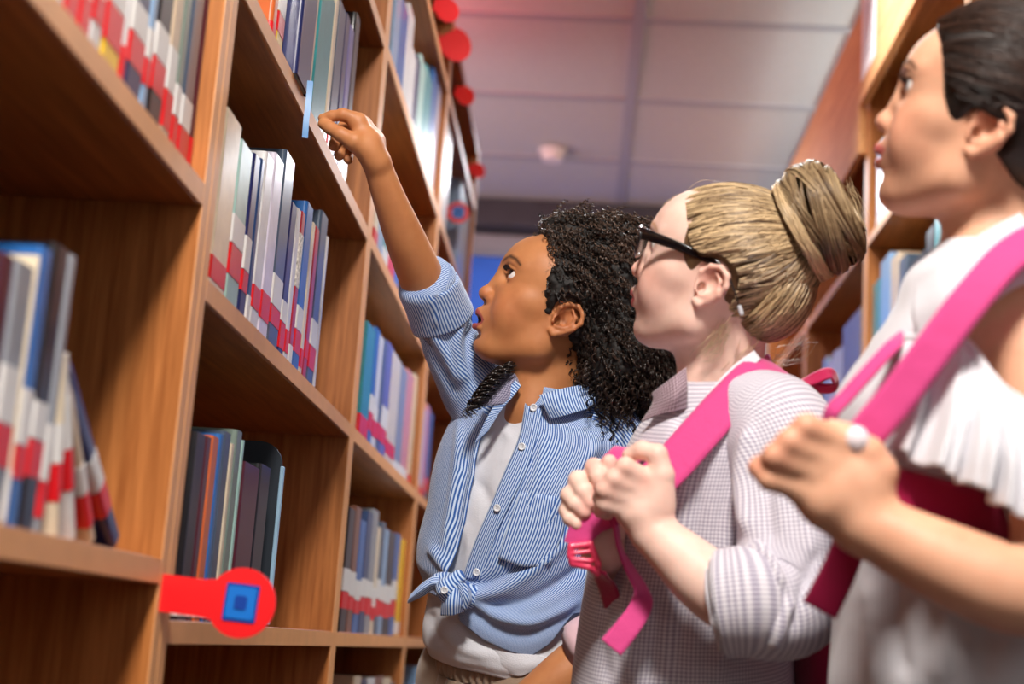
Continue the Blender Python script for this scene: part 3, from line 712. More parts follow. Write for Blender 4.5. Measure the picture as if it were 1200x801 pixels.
def head_paint(H, V, C0, lip, mouth=0.0, smile=0, brow=None, blush=None, dark=(.05, .02, .015)):
    L = H.loc(V); f, u, w_ = L.T; C_ = np.tile(np.array(C0, float), (len(V), 1))
    def mix(m, c): C_[:] = C_*(1-m[:, None])+np.array(c)*m[:, None]
    if blush is not None: mix(.6*np.exp(-(((f-55)/26)**2+((u+2)/22)**2+((np.abs(w_)-38)/20)**2)), blush); mix(.45*np.exp(-(((f+12)/26)**2+((u-8)/26)**2+((np.abs(w_)-72)/9)**2)), blush); mix(.4*np.exp(-(((f-90)/9)**2+((u-5)/9)**2)), blush)
    cw = 19+7*smile; cu = -25+6*smile-2*mouth/9
    t = np.clip(np.abs(w_)/cw, 0, 1)
    up = (-12.2-1.2*np.clip(np.abs(w_)/5, 0, 1))*(1-t**1.6)+(cu+2)*t**1.6; lo = (-35-mouth)*(1-t**2)+(cu-2)*t**2
    m = sst(up-u, -.8, .8)*sst(u-lo, -.8, .8)*(f > 62)*(np.abs(w_) < cw+1)
    mix(m, lip)
    if mouth > 0: mix(sst(1.15-np.sqrt(((f-80)/16)**2+((u+24+mouth/2)/(1.2+mouth*.6))**2+(w_/13.5)**2), 0, .1)*sst(84-f, 0, 3), dark)
    for q in (-1, 1): mix(.85*sst(1.3-np.sqrt(((f-84.5)/5.5)**2+((u+4.5)/4)**2+((w_-q*6.5)/3.7)**2), 0, .3), dark)
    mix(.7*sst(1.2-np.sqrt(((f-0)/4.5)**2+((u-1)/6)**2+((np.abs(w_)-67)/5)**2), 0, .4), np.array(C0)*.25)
    if brow is not None:
        for q in (-1, 1):
            pl = np.array([(10, 53), (24, 59), (36, 57), (45, 51)]); d_, tt = polydist(np.stack([np.abs(w_), u], 1), pl)
            mix(.9*np.exp(-(d_/(3.9-2.2*tt))**2)*(f > 35)*(w_*q > 0), brow)
    return C_
def eyes(H, parent, iris, look=(0.0, 0.0), open_=True):
    """eyeballs (sclera, iris, pupil as separate parts)"""
    ME = plain('e9e4e2', .12, coat=1.0); MI = plain(iris, .15, coat=1.0); MP = plain('050405', .08, coat=1.0)
    for q in (1, -1):
        c = H.p(58.3, 37.5, q*27.5); r = .01235*H.sc
        d = H.A@np.array([math.cos(math.radians(look[0])), look[1], math.sin(math.radians(look[0]))*1.0+q*.10]); d /= np.linalg.norm(d)
        a = nrm(np.cross(d, [0.1, 1, 0])); b = np.cross(d, a)
        def cap_(t0, t1, rr, nr=8, nc=24):
            th = np.linspace(t0, t1, nr)[:, None]; ph = np.linspace(0, 2*math.pi, nc, endpoint=False)[None]
            return (c+rr*(np.cos(th)[..., None]*d+np.sin(th)[..., None]*(np.cos(ph)[..., None]*a+np.sin(ph)[..., None]*b)))
        G = cap_(.0, math.pi, r, 18); o = np_mesh('eyeball', toW(G.reshape(-1, 3)), gridfaces(18, 24, True), ME, parent)
        G = cap_(.0, .52, r*1.012, 6); np_mesh('iris', toW(G.reshape(-1, 3)), gridfaces(6, 24, True), MI, o)
        G = cap_(.0, .24, r*1.022, 5); np_mesh('pupil', toW(G.reshape(-1, 3)), gridfaces(5, 24, True), MP, o)
# ------------------------------------------------------------------ torso and garment builders
class Torso:
    def __init__(s, st, alpha, tilt=(0, 0), flat=2.3):
        """st: (py, px, depth, half width across the shoulders, half depth); alpha: 0 = facing image left, 90 = facing the camera"""
        s.st = np.array(st, float); a = math.radians(alpha); s.Fw = np.array([-math.cos(a), 0, math.sin(a)]); s.L = np.array([math.sin(a), 0, math.cos(a)])
        s.fine = crom(s.st, 200); s.tilt = tilt; s.p = flat
        s._tab()
    def at(s, py, th, off=0.0):
        py = np.asarray(py, float); th = np.asarray(th, float); f = s.fine; g = lambda k: np.interp(py, f[:, 0], f[:, k])
        px, d, a, b = g(1), g(2), g(3)+off, g(4)+off
        c = np.stack([(px-CX)/F*d, -(py-CY)/F*d, -d], -1)
        sn, cs = np.sin(th), np.cos(th); e = 2/s.p
        x = np.sign(sn)*np.abs(sn)**e*a; z = np.sign(cs)*np.abs(cs)**e*b
        r = c+x[..., None]*s.L+z[..., None]*s.Fw
        t = np.interp(py, [f[0, 0], f[-1, 0]], s.tilt); r[..., 1] -= t*x
        return r
    def _tab(s):
        py = np.linspace(s.st[0, 0], s.st[-1, 0], 220); th = np.radians(np.linspace(-180, 180, 361)); A, B = np.meshgrid(py, th, indexing='ij'); s.tA, s.tB = A, B
        V = s.at(A, B, .006); N = np.cross(np.gradient(V, axis=1), np.gradient(V, axis=0)); c = V.mean(1, keepdims=True)
        sg = np.sign((N*(V-c)).sum(-1)); N *= sg[..., None]; vis = (N*V).sum(-1) < 0
        s.tp = pxof(V); s.tp[~vis] = 1e6; s.tv = V
    def find(s, px, py):
        """surface coordinates (py row, theta) seen at a pixel"""
        d = ((s.tp-np.array([px, py]))**2).sum(-1); i = np.unravel_index(np.argmin(d), d.shape); return s.tA[i], s.tB[i]
    def pt(s, px, py, off=.006):
        v, th = s.find(px, py); return s.at(v, th, off)
def arc_uv(G):
    """woven coordinate in metres: across columns at the middle row, down rows at the middle column"""
    nr, nc = G.shape[:2]; m = G[nr//2]; u = np.concatenate([[0], np.cumsum(np.linalg.norm(np.diff(m, axis=0), axis=1))])
    m = G[:, nc//2]; v = np.concatenate([[0], np.cumsum(np.linalg.norm(np.diff(m, axis=0), axis=1))])
    U, V_ = np.meshgrid(u, v); return np.stack([U, V_], -1)
def loft_grid(path, nr, nc, ref=(0, 0, 1)):
    """path rows: px, py, depth, half width in the picture plane, half width in depth -> grid around; rows along"""
    p = np.array(path, float); c = np.array([P(*q[:3]) for q in p]); k = crom(np.hstack([c, p[:, 3:5]]), nr); c = k[:, :3]
    T = np.gradient(c, axis=0); T /= np.linalg.norm(T, axis=1, keepdims=True); W_ = np.tile(np.array(ref, float), (nr, 1))
    A = np.cross(W_, T); A /= np.linalg.norm(A, axis=1, keepdims=True); B = np.cross(T, A)
    th = np.linspace(0, 2*math.pi, nc, endpoint=False)
    return c[:, None]+A[:, None]*(np.cos(th)[None, :, None]*k[:, 3][:, None, None])+B[:, None]*(np.sin(th)[None, :, None]*k[:, 4][:, None, None])
def loft(name, path, mat, parent, nr=60, nc=64, thick=.0016, fold=None, wrinkle=.001, wseed=0, wscale=28., crease=None, diag=0.0, ref=(0, 0, 1)):
    G = loft_grid(path, nr, nc+1, ref); G[:, -1] = G[:, 0]
    # open seam kept as an overlap so that the woven coordinate does not jump back
    rad = np.mean([q[3] for q in path]); th = np.linspace(0, 2*math.pi, nc+1); L_ = np.concatenate([[0], np.cumsum(np.linalg.norm(np.diff(G.mean(1), axis=0), axis=1))])
    th = th[:-1]; G = loft_grid(path, nr, nc, ref)
    G2 = np.concatenate([G, G[:, :1]], 1); U, V_ = np.meshgrid(np.linspace(0, 2*math.pi, nc+1)*rad, L_)
    if crease is not None:      # ring creases along the sleeve: amplitude, wavelength, phase
        am, wl, ph = crease; c = G2.mean(1, keepdims=True); N = G2-c; N /= np.linalg.norm(N, axis=2, keepdims=True)
        G2 = G2+N*(am*np.sin(2*math.pi*(V_/wl)+ph+1.4*np.sin(np.linspace(0, 2*math.pi, nc+1))[None]))[..., None]
    return sheet(name, G2, mat, parent, uv=np.stack([U+diag*V_, V_], -1), thick=thick, fold=fold, wrinkle=wrinkle, wseed=wseed, wscale=wscale, flip=True)
def smooth_rows(G, it):
    """relax interior rows, ends fixed"""
    G = G.copy()
    for _ in range(it): G[1:-1] = .5*G[1:-1]+.25*(G[:-2]+G[2:])
    return G
def patch(name, ctrl, mat, parent, nr=24, nc=24, thick=.0016, fold=None, wrinkle=0.0, uvs=1.0, swap=False, flip=False, base=None, uvrot=0.0, wseed=0):
    """ctrl rows of (px, py, depth); or (px, py, offset) on the torso `base`"""
    rows = []
    for r in ctrl:
        rows.append(crom([base.pt(q[0], q[1], q[2]) if base is not None else P(*q) for q in r], nc))
    rows = np.array(rows)
    if base is not None: rows = np.stack([smooth_rows(r, 4) for r in rows])
    G = np.stack([crom(rows[:, j], nr) for j in range(nc)], 1)
    uv = arc_uv(G)*uvs
    if swap: uv = uv[..., ::-1]
    if uvrot:
        c, s_ = math.cos(uvrot), math.sin(uvrot); uv = np.stack([uv[..., 0]*c-uv[..., 1]*s_, uv[..., 0]*s_+uv[..., 1]*c], -1)
    return sheet(name, G, mat, parent, uv=uv, thick=thick, fold=fold, wrinkle=wrinkle, flip=flip, wseed=wseed)
def button(parent, c, n, r=.0048, col='e8ecf2', h=.0022):
    n = nrm(n); a = nrm(np.cross(n, [.1, 1, .2])); b = np.cross(n, a); prof = [(0, .55), (.45, .5), (.62, .65), (.8, 1), (.95, .85), (1, .4), (.96, 0)]; nc = 20; V = []
    for rr, hh in prof:
        for k in range(nc):
            t = 2*math.pi*k/nc; V.append(c+r*rr*(math.cos(t)*a+math.sin(t)*b)+n*h*hh)
    o = np_mesh('button', toW(np.array(V)), gridfaces(len(prof), nc, True, False), plain(col, .2, coat=1), parent)
    V = []; 
    for sx, sy in ((-1, -1), (1, -1), (1, 1), (-1, 1)):
        for k in range(6):
            t = 2*math.pi*k/6; V.append(c+n*h*.62+r*.2*(sx*a+sy*b)+r*.09*(math.cos(t)*a+math.sin(t)*b))
    V = np.array(V); Q = np.array([(4*0+k, k+1, k+2, k+2) for k in range(1)]); m = MB()
    for g in range(4): m.add(toW(V[g*6:g*6+6]), [tuple(range(6))])
    m.build('button_hole', plain('5a6478', .6), o)
    return o
# ================================================================== girl one: reaching up, curly hair, striped shirt
def person(label, px, py, d):
    p = toW(P(px, py, d)); t = thing('person', label, 'person', (p[0], p[1], 0.0)); return t
def adopt(t, before):
    objs = [o for o in COL.objects if o.name not in before and o.parent is None and o is not t]
    bpy.context.view_layer.update()
    reparent_here(t, objs)
names0 = {o.name for o in COL.objects}
g1 = person('curly haired girl in blue striped shirt reaching up to the shelf', 640, 600, 1.84)
SK1 = srgb('c48455')
H1 = Head(652, 376, 1.775, 20, -9)
S = Sdf(); head_sdf(H1, S, mouth=7.5, ears=(1, -1))
nb_ = P(640, 470, 1.845)
S.cone(H1.p(-22, -25, 0), nb_, .040, .041, .020)
S.cone(H1.p(10, -45, 0), P(622, 478, 1.82), .022, .026, .022)
S.ell(P(640, 520, 1.86), (.085, .055, .06), .03)          # upper chest
V, Q = S.mesh(.0013); V = relax(V, Q, 2, .4)
C1 = head_paint(H1, V, SK1, srgb('a64f48'), mouth=7.5, brow=srgb('24140f'), blush=srgb('b4633f'))
body = [(V, Q, C1)]
# raised right arm and hand
S = Sdf()
sh = P(566, 468, 1.93); el = P(514, 372, 1.86)
S.arm([sh, el, P(499, 337, 1.835), P(477, 285, 1.79), P(456, 232, 1.757), P(441, 189, 1.738)], [.036, .0275, .0285, .0250, .0195, .0160], .01)
def hand1(S):
    a = lambda x, y, dd=0.0: P(x, y, 1.733+dd)
    S.chain([a(441, 189), a(433, 168), a(420, 147)], [.0155, .0150, .0115], .008)
    S.chain([a(441, 188, .012), a(437, 166, .018), a(426, 146, .016)], [.0135, .0135, .0105], .008)
    S.chain([a(440, 190, .02), a(434, 172, .032), a(424, 156, .034)], [.011, .0125, .010], .008)
    S.chain([a(421, 141, 0), a(402, 134.5, -.004), a(389, 136, -.002), a(378, 138.5, .002)], [.0094, .0076, .0064, .0056], .003, .006)      # index
    S.chain([a(432, 178, -.006), a(415, 166, -.016), a(399, 157, -.016), a(387, 150, -.010), a(378.5, 145, -.005)], [.0135, .0112, .0084, .0076, .0064], .003, .010)  # thumb
    S.chain([a(424, 147, .018), a(404, 149, .026), a(395, 160, .020), a(391, 171, .014)], [.0098, .0083, .0075, .0065], .003, .006)  # middle, curled
    S.chain([a(424, 153, .034), a(406, 160, .040), a(400, 172, .032), a(397.5, 182, .022)], [.0095, .0080, .0074, .0065], .003, .006)
    S.chain([a(426, 160, .046), a(413, 170, .050), a(408, 180, .042), a(408, 187, .032)], [.0085, .0072, .0066, .0058], .003, .006)
hand1(S)
V, Q = S.mesh(.0015); V = relax(V, Q, 1, .3); c = np.tile(SK1, (len(V), 1)); body.append((V, Q, c))
# left forearm coming out of the cuff, hand below the frame
S = Sdf()
S.arm([P(736, 530, 1.81), P(745, 600, 1.785), P(748, 700, 1.76), P(706, 752, 1.722), P(655, 796, 1.70), P(598, 838, 1.70), P(568, 858, 1.70)], [.030, .029, .029, .0295, .0285, .0205, .017], .012)
a = lambda x, y, dd=0.0: P(x, y, 1.70+dd)
S.chain([a(560, 842), a(535, 856)], [.018, .019], .01)
for k_, (x, y) in enumerate(((498, 846), (494, 858), (496, 870), (502, 880))):
    S.chain([a(536, 848+6*k_), a(515, 846+9*k_), a(x, y+3)], [.010, .008, .006], .003, .006)
S.chain([a(555, 850, -.01), a(538, 872, -.015), a(524, 884, -.01)], [.011, .009, .007], .003, .008)
V, Q = S.mesh(.0022); c = np.tile(SK1, (len(V), 1)); body.append((V, Q, c))
# trunk and legs under the clothes
def lowbody(fn_c, skin, hip_d, px0, legs, foot_dir, k=1.0):
    S = Sdf(); W = lambda p: RM.T@(np.array(p)-CAM)
    S.chain(fn_c, [.075, .082, .085, .088], .03)
    V, Q = S.mesh(.005); return V, Q
S = Sdf(); S.chain([P(628, 520, 1.86), P(608, 600, 1.86), P(598, 700, 1.86), P(598, 790, 1.86)], [.062, .066, .066, .072], .03)
hipW = toW(P(598, 800, 1.86))
def legs(S, hip, dirf, sep=.075, kneez=.40):
    """legs down to the floor from the hips (world point); dirf: facing direction in world"""
    W = lambda p: RM.T@(np.array(p)-CAM)
    dirf = nrm([dirf[0], dirf[1], 0]); lat = np.array([-dirf[1], dirf[0], 0]); res = []
    for q in (-1, 1):
        a0 = hip+lat*sep*q; kn = np.array([a0[0], a0[1], kneez])+dirf*.015; an = np.array([a0[0], a0[1], .085])-dirf*.01
        S.chain([W(a0), W(kn), W(an), W(an+[0, 0, -.04])], [.068, .047, .030, .030], .012, .03)
        S.chain([W(an+[0, 0, -.045]), W(an+dirf*.11+[0, 0, -.057])], [.030, .024], .01)
        res.append((an, dirf))
    return res
F1 = RM@np.array([-.72, 0, .69])
ft1 = legs(S, hipW, F1)
V, Q = S.mesh(.008); c = np.tile(SK1, (len(V), 1)); body.append((V, Q, c))
V, Q, c = joinm(body)
np_mesh('body', toW(V), Q, M_SKIN, g1, col=c).parent = None
eyes(H1, None, '1d0f0a', look=(4, .40))

# ---- hair
M_CURL = hair_mat('curly_hair', '0c0706', '5a473c', .28, strand=True)
M_CURLB = hair_mat('curly_hair_mass', '060403', '140c09', .7, 200)
def hairbase1():
    S = Sdf(); k = H1.sc/1000; R = H1.R()
    S.ell(H1.p(-14, 42, 0), np.array([94, 76, 80])*k, .01, 'u', R)
    S.ell(H1.p(-62, 62, 0), np.array([56, 52, 68])*k, .03, 'u', R)
    for (x, y, d, r) in ((690, 288, 1.84, .040), (722, 302, 1.84, .050), (658, 277, 1.84, .028), (735, 330, 1.84, .058), (742, 385, 1.84, .066), (745, 435, 1.85, .062), (725, 425, 1.80, .05), (758, 462, 1.84, .045), (715, 395, 1.86, .06), (705, 440, 1.88, .045)):
        S.ell(P(x, y, d), (r*.82, r, r), .03)
    S.ell(H1.p(84, 26, 0), np.array([60, 74, 110])*k, .03, 's', R)
    S.ell(H1.p(44, -50, 0), np.array([62, 64, 110])*k, .006, 's', R)
    S.ell(H1.p(-8, 6, 78), np.array([23, 27, 24])*k, .006, 's', R)
    S.ell(H1.p(-10, -60, 30), np.array([28, 42, 60])*k, .01, 's', R)
    return S
S = hairbase1(); V, Q = S.mesh(.0028); N = vnormals(V, Q)
V0 = V.copy(); V = V+N*(.003*wnoise(V*140, 3)+.003*wnoise(V*420, 5)-.0025)[:, None]
hair = np_mesh('hair', toW(V), Q, M_CURLB, None)
rng = np.random.default_rng(3)
def curls(V, N, n, flow, L=(.02, .05), hr=(.0016, .0036), wr=(.00022, .0004), m=26, lift=.5, turns=(3, 7)):
    i = rng.integers(0, len(V), n); p = V[i]; nn = N[i]; fl = flow(p); fl -= (fl*nn).sum(1, keepdims=True)*nn*.8
    fl += rng.normal(size=(n, 3))*.45; fl /= np.linalg.norm(fl, axis=1, keepdims=True); d = fl+nn*(lift*rng.uniform(.1, 1, (n, 1))); d /= np.linalg.norm(d, axis=1, keepdims=True)
    t = np.linspace(0, 1, m)[None, :, None]; ln = rng.uniform(*L, (n, 1, 1)); c = p[:, None]-nn[:, None]*.004+d[:, None]*t*ln+np.array([0, -.012, 0])*t**2*ln/.05
    a = np.cross(d, rng.normal(size=(n, 3))); a /= np.linalg.norm(a, axis=1, keepdims=True); b = np.cross(d, a)
    ph = rng.uniform(0, 6.28, (n, 1, 1))+t*rng.uniform(*turns, (n, 1, 1))*6.28; r = rng.uniform(*hr, (n, 1, 1))*np.minimum(1, t*4+.3)
    c = c+(a[:, None]*np.cos(ph)+b[:, None]*np.sin(ph))*r
    return tubes(c, rng.uniform(*wr, n), 3)
bk = H1.A@np.array([-1, -.1, 0]); dn = np.array([.25, -1, 0])
def flow1(p):
    w_ = sst(-p[:, 1], .01, .05)[:, None]
    return bk*(1-w_)+dn*w_
LL = H1.loc(V0); keepv = (LL[:, 2] > -75) & ~((LL[:, 0] > -30) & (LL[:, 1] < 28) & (LL[:, 2] > 0) & (LL[:, 0] < 60)) & ~((LL[:, 0] > 24) & (LL[:, 1] < 40))
def face_ok(p):
    l = H1.loc(p); return ~((((l[:, 0]-84)/58)**2+((l[:, 1]-26)/74)**2 < 1) | ((l[:, 0] > -24) & (l[:, 1] < 14) & (l[:, 2] > 20) & (l[:, 0] < 80)))
def locks(V, N, n, per, flow, L, hr, wr, m, pitch, lift, drop=.012):
    """curl locks: several hairs share one corkscrew"""
    i = rng.integers(0, len(V), n); p = V[i]; nn = N[i]; fl = flow(p); fl -= (fl*nn).sum(1, keepdims=True)*nn*.8
    fl += rng.normal(size=(n, 3))*.38; fl /= np.linalg.norm(fl, axis=1, keepdims=True); d = fl+nn*(lift*rng.uniform(.1, 1, (n, 1))); d /= np.linalg.norm(d, axis=1, keepdims=True)
    t = np.linspace(0, 1, m)[None, :, None]; ln = rng.uniform(*L, (n, 1, 1)); c = p[:, None]-nn[:, None]*.003+d[:, None]*t*ln+np.array([0, -drop, 0])*t**2*ln/.05
    a = np.cross(d, rng.normal(size=(n, 3))); a /= np.linalg.norm(a, axis=1, keepdims=True); b = np.cross(d, a); ph0 = rng.uniform(0, 6.28, (n, 1, 1)); okm = face_ok(c[:, m//2]) & face_ok(c[:, -1]); r0 = rng.uniform(*hr, (n, 1, 1)); pi_ = rng.uniform(*pitch, (n, 1, 1)); out = []
    for k_ in range(per):
        ph = ph0+t*ln/pi_*6.28+rng.normal(0, .30, (n, 1, 1)); r = r0*rng.uniform(.75, 1.2, (n, 1, 1))*np.minimum(1, t*5+.3)
        out.append((c+(a[:, None]*np.cos(ph)+b[:, None]*np.sin(ph))*r+rng.normal(0, .0004, (n, 1, 3)))[okm])
    tone = np.repeat(np.tile(np.clip(rng.normal(.45, .22, okm.sum()), 0, 1), per), m*3)
    V_, Q_ = tubes(np.concatenate(out), rng.uniform(*wr, okm.sum()*per), 3); return V_, Q_, tone[:, None]*np.ones(3)
pA = locks(V0[keepv], N[keepv], 2500, 3, flow1, (.022, .05), (.0018, .0034), (.00042, .0008), 18, (.007, .011), .55)
parts = [pA, locks(V0[keepv & (V0[:, 1] < -.01)], N[keepv & (V0[:, 1] < -.01)], 380, 4, flow1, (.035, .07), (.003, .0045), (.0004, .0007), 26, (.010, .014), .5)]
L1 = H1.loc(V0); edge = (L1[:, 0] > 16) & (L1[:, 1] > 14)
v_, q_ = curls(V0[edge], N[edge], 900, lambda p: np.tile(bk, (len(p), 1)), L=(.008, .018), hr=(.0006, .0014), wr=(.00014, .00026), m=16, lift=.35, turns=(2, 5))
parts.append((v_, q_, strand_tone(900, 16, 3, 3, .3, 1)))
V, Q, tn = joinm(parts); tn = np.clip(tn*(.45+1.0*sst(H1.loc(V)[:, 1], 20, 110)[:, None]), 0, 1)  # backlight painted into the curls: tone lightens towards the crown
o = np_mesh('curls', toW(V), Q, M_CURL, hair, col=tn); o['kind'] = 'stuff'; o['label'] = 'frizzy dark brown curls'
# fine combed-back strands over the temple
pts = []
for k_ in range(420):
    u0 = rng.uniform(28, 98); w_ = rng.uniform(.2, 1)*62; fl = 84-60*math.sqrt(max(0, 1-((u0-26)/76)**2)); fl -= 1
    q = []
    for t in np.linspace(0, 1, 9):
        f_ = fl-5-t*34; uu = u0-4*t+2*math.sin(k_+t*9); e = ((f_+10)/88)**2+((uu-40)/70)**2; zz = 71*math.sqrt(max(.02, 1-e)) if e < 1 else 12
        q.append(H1.p(f_, uu, zz+1.0+1.2*math.sin(k_*1.7+t*14)))
    pts.append(q)
V, Q = tubes(np.array(pts), rng.uniform(.0002, .00035, len(pts)), 3); o = np_mesh('temple_strands', toW(V), Q, M_CURL, hair, col=strand_tone(420, 9, 4, 3, .1, .8)); o['kind'] = 'stuff'
# ringlets falling in front of the far shoulder
rl = []
for k_ in range(26):
    x0, y0 = rng.uniform(588, 606), rng.uniform(424, 434); xe = rng.uniform(541, 566); ye = 492-(xe-541)*.5+rng.uniform(-8, 4); d0 = 1.80+rng.uniform(-.012, .015)
    t = np.linspace(0, 1, 70); base_ = np.array([P(x0+(xe-x0)*(a_**.8), y0+(ye-y0)*a_**1.3, d0-.02*a_) for a_ in t]); r = .0045*np.minimum(1, t*5+.2); ph = t*rng.uniform(6, 8)*6.28+rng.uniform(0, 6)
    rl.append(base_+np.stack([np.cos(ph)*r, .35*np.sin(ph)*r, np.sin(ph)*r], 1))
V, Q = tubes(np.array(rl), rng.uniform(.0008, .0015, len(rl)), 5); o = np_mesh('ringlets', toW(V), Q, M_CURL, hair, col=strand_tone(26, 70, 5, 5, 0, .3)); o['kind'] = 'stuff'
# eyelashes and brow hairs
def lashes(H, parent, mat, n=26, L=.008, q=1):
    c = []
    for k_ in range(n):
        a_ = -1.0+2.0*k_/(n-1); w0 = 27.5*q+a_*9.5; f0 = 70.8-1.2*a_*a_-a_*q*2.2; u0 = 43.3-2.2*a_*a_
        p0 = H.p(f0, u0, w0); p2 = H.p(f0+L*900, u0+4.5, w0+a_*4); p1 = H.p(f0+L*500, u0+.6, w0+a_*2); c.append(crom([p0, p1, p2], 6))
    V, Q = tubes(np.array(c), np.full(n, .0003), 3); o = np_mesh('eyelashes', toW(V), Q, mat, parent); o['kind'] = 'stuff'
lashes(H1, None, plain('0a0605', .5))
# ---- clothes
M_STR = stripe_mat('blue_striped_cotton', '2a5ca8', 'c6d9f1', .0034, .5)
M_TEE = cloth('white_jersey', 'd8dae2', weave=900); M_LIN = cloth('pale_lining', 'e3bfc8')
T1 = Torso([(448, 652, 1.843, .040, .040), (460, 650, 1.847, .050, .046), (470, 648, 1.85, .072, .052), (484, 645, 1.855, .106, .060), (505, 638, 1.86, .124, .070), (545, 622, 1.86, .125, .080),
            (600, 608, 1.86, .116, .086), (660, 602, 1.86, .112, .088), (705, 598, 1.86, .110, .088), (760, 600, 1.86, .110, .088), (830, 604, 1.86, .116, .092)], 44, (.20, .0))
def th_of(pts):
    r = np.array([T1.find(*p) for p in pts]); r[:, 1] = np.unwrap(r[:, 1]); o_ = np.argsort(r[:, 0]); return r[o_]
RE = th_of([(637, 463), (622, 480), (617, 505), (598, 545), (581, 588), (563, 630), (548, 672), (545, 692)])
LE = th_of([(592, 455), (575, 490), (559, 555), (548, 610), (540, 650), (536, 685)])
HEM = np.array([T1.find(*p) for p in [(545, 705), (560, 729), (583, 750), (607, 760), (632, 768), (650, 752), (672, 715)]])
def shirt_panel(name, thA, thB, rowtop, hem, nc, mat, off, fold, seed, shear=0.0):
    """thA(row), thB(row) functions; hem(theta)"""
    nr = 110; s_ = np.linspace(0, 1, nc); G = np.zeros((nr, nc, 3)); UV = np.zeros((nr, nc, 2))
    thm = np.array([thA(560)*(1-q)+thB(560)*q for q in s_]); hm = np.array([hem(t) for t in thm]); tp = np.full(nc, rowtop)
    for i in range(nr):
        t = i/(nr-1); py = tp+(hm-tp)*t; A_ = np.array([thA(y) for y in py]); B_ = np.array([thB(y) for y in py]); th = A_*(1-s_)+B_*s_
        G[i] = T1.at(py, th, off(py, th)); UV[i, :, 0] = thm*.115+shear*(py-560)*.0011*sst(py, 640, 760); UV[i, :, 1] = py*.0011
    return sheet(name, G, mat, None, uv=UV, fold=fold, wrinkle=.0022, wseed=seed, wscale=22)
hemf = lambda t: float(np.interp(t, [HEM[0, 1], HEM[1, 1], HEM[2, 1], HEM[3, 1], HEM[4, 1], HEM[5, 1], HEM[6, 1], HEM[6, 1]+1.2, 5.4], [h[0] for h in HEM]+[705, 700])) if True else 0
thR = lambda y: float(np.interp(y, RE[:, 0], RE[:, 1])); thL = lambda y: float(np.interp(y, LE[:, 0], LE[:, 1]))
FOLD_L = [([(700, 518), (676, 556), (650, 600), (625, 640)], -.0055, 7), ([(712, 526), (690, 560), (664, 604), (640, 640)], .007, 8), ([(548, 700), (590, 690), (640, 655), (690, 600)], -.007, 8), ([(560, 712), (610, 706), (660, 680), (700, 650)], .008, 9),
          ([(556, 690), (600, 668), (650, 620)], .006, 7), ([(548, 712), (580, 735), (620, 742), (665, 720)], .006, 9), ([(552, 704), (585, 722), (630, 728), (680, 700)], -.006, 6), ([(600, 560), (590, 600), (565, 650), (548, 690)], .003, 5), ([(640, 510), (632, 560), (612, 610)], -.003, 7), ([(670, 500), (660, 530), (648, 560)], .003, 6)]
off1 = lambda py, th: .008+.012*sst(py, 540, 690)*(1-sst(py, 700, 780))*(.5+.5*np.sin(th))-.004*sst(py, 690, 760)
shirt = shirt_panel('shirt', thR, lambda y: math.pi+.4, 448, hemf, 120, M_STR, off1, FOLD_L, 1, shear=1.3)
thB2 = lambda y: -math.pi+.45
def hemr(t): return 694.0
off2 = lambda py, th: .010+.010*sst(py, 600, 655)*(1-sst(py, 664, 690))
fr = shirt_panel('far_front_panel', lambda y: thB2(y)+0*y, lambda y: thL(y), 448, hemr, 80, M_STR, off2, [([(540, 490), (535, 560), (522, 640)], -.004, 5), ([(552, 520), (540, 590), (530, 660)], .004, 5), ([(505, 640), (520, 660), (535, 678)], -.006, 6)], 2)
# placket on the near front, with buttons
def strip_along(name, edge, wpx, off, mat, parent, nc=6):
    """a band running down the torso from traced left/right edges"""
    G = np.array([[T1.pt(a_[0]*(1-t)+b_[0]*t, a_[1]*(1-t)+b_[1]*t, off) for t in np.linspace(0, 1, nc)] for a_, b_ in zip(crom(edge, 50), crom(wpx, 50))]); G = smooth_rows(G, 30)
    return sheet(name, G, mat, parent, uv=arc_uv(G), thick=.0015, flip=True)
PLa = [(620, 472), (613, 512), (596, 548), (580, 589), (562, 629), (547, 676)]; PLb = [(638, 478), (627, 530), (609, 571), (590, 610), (577, 645), (566, 678)]
offP = .0105
pl_o = strip_along('placket', PLa, PLb, .0155, M_STR, shirt)
for (x, y) in ((630, 475), (617, 521), (587, 592), (564, 668)):
    c = T1.pt(x, y, .0175); button(shirt, c, T1.Fw*.8+T1.L*.35)
# pocket
pk = patch('pocket', [[(612, 574, .0145), (640, 577, .0145), (664, 582, .0145)], [(600, 610, .019), (630, 618, .020), (655, 622, .020)], [(588, 650, .022), (614, 660, .025), (640, 656, .025)]], M_STR, shirt, base=T1, nr=16, nc=16, thick=.001, flip=True)
# collar leaves
patch('collar', [[(632, 464, 1.775), (655, 457, 1.772), (680, 452, 1.785), (704, 450, 1.82)], [(634, 467, 1.768), (656, 465, 1.762), (682, 462, 1.776), (708, 459, 1.81)], [(638, 476, 1.764), (660, 478, 1.757), (686, 472, 1.768), (711, 466, 1.80)], [(645, 491, 1.764), (665, 486, 1.756), (688, 479, 1.766), (712, 472, 1.80)]], M_STR, shirt, wrinkle=.0008, nr=20, nc=30)
patch('collar', [[(609, 448, 1.80), (604, 438, 1.805), (596, 436, 1.815), (586, 440, 1.83)], [(607, 455, 1.792), (597, 448, 1.795), (588, 446, 1.805), (578, 450, 1.82)], [(601, 464, 1.785), (590, 462, 1.786), (578, 461, 1.795), (566, 464, 1.81)], [(590, 473, 1.783), (578, 474, 1.784), (563, 475, 1.79), (549, 480, 1.80)]], stripe_mat('dark_gingham', '4b4a68', 'a39fb4', .0033, .5, check=True), shirt, wrinkle=.0012, nr=20, nc=24)
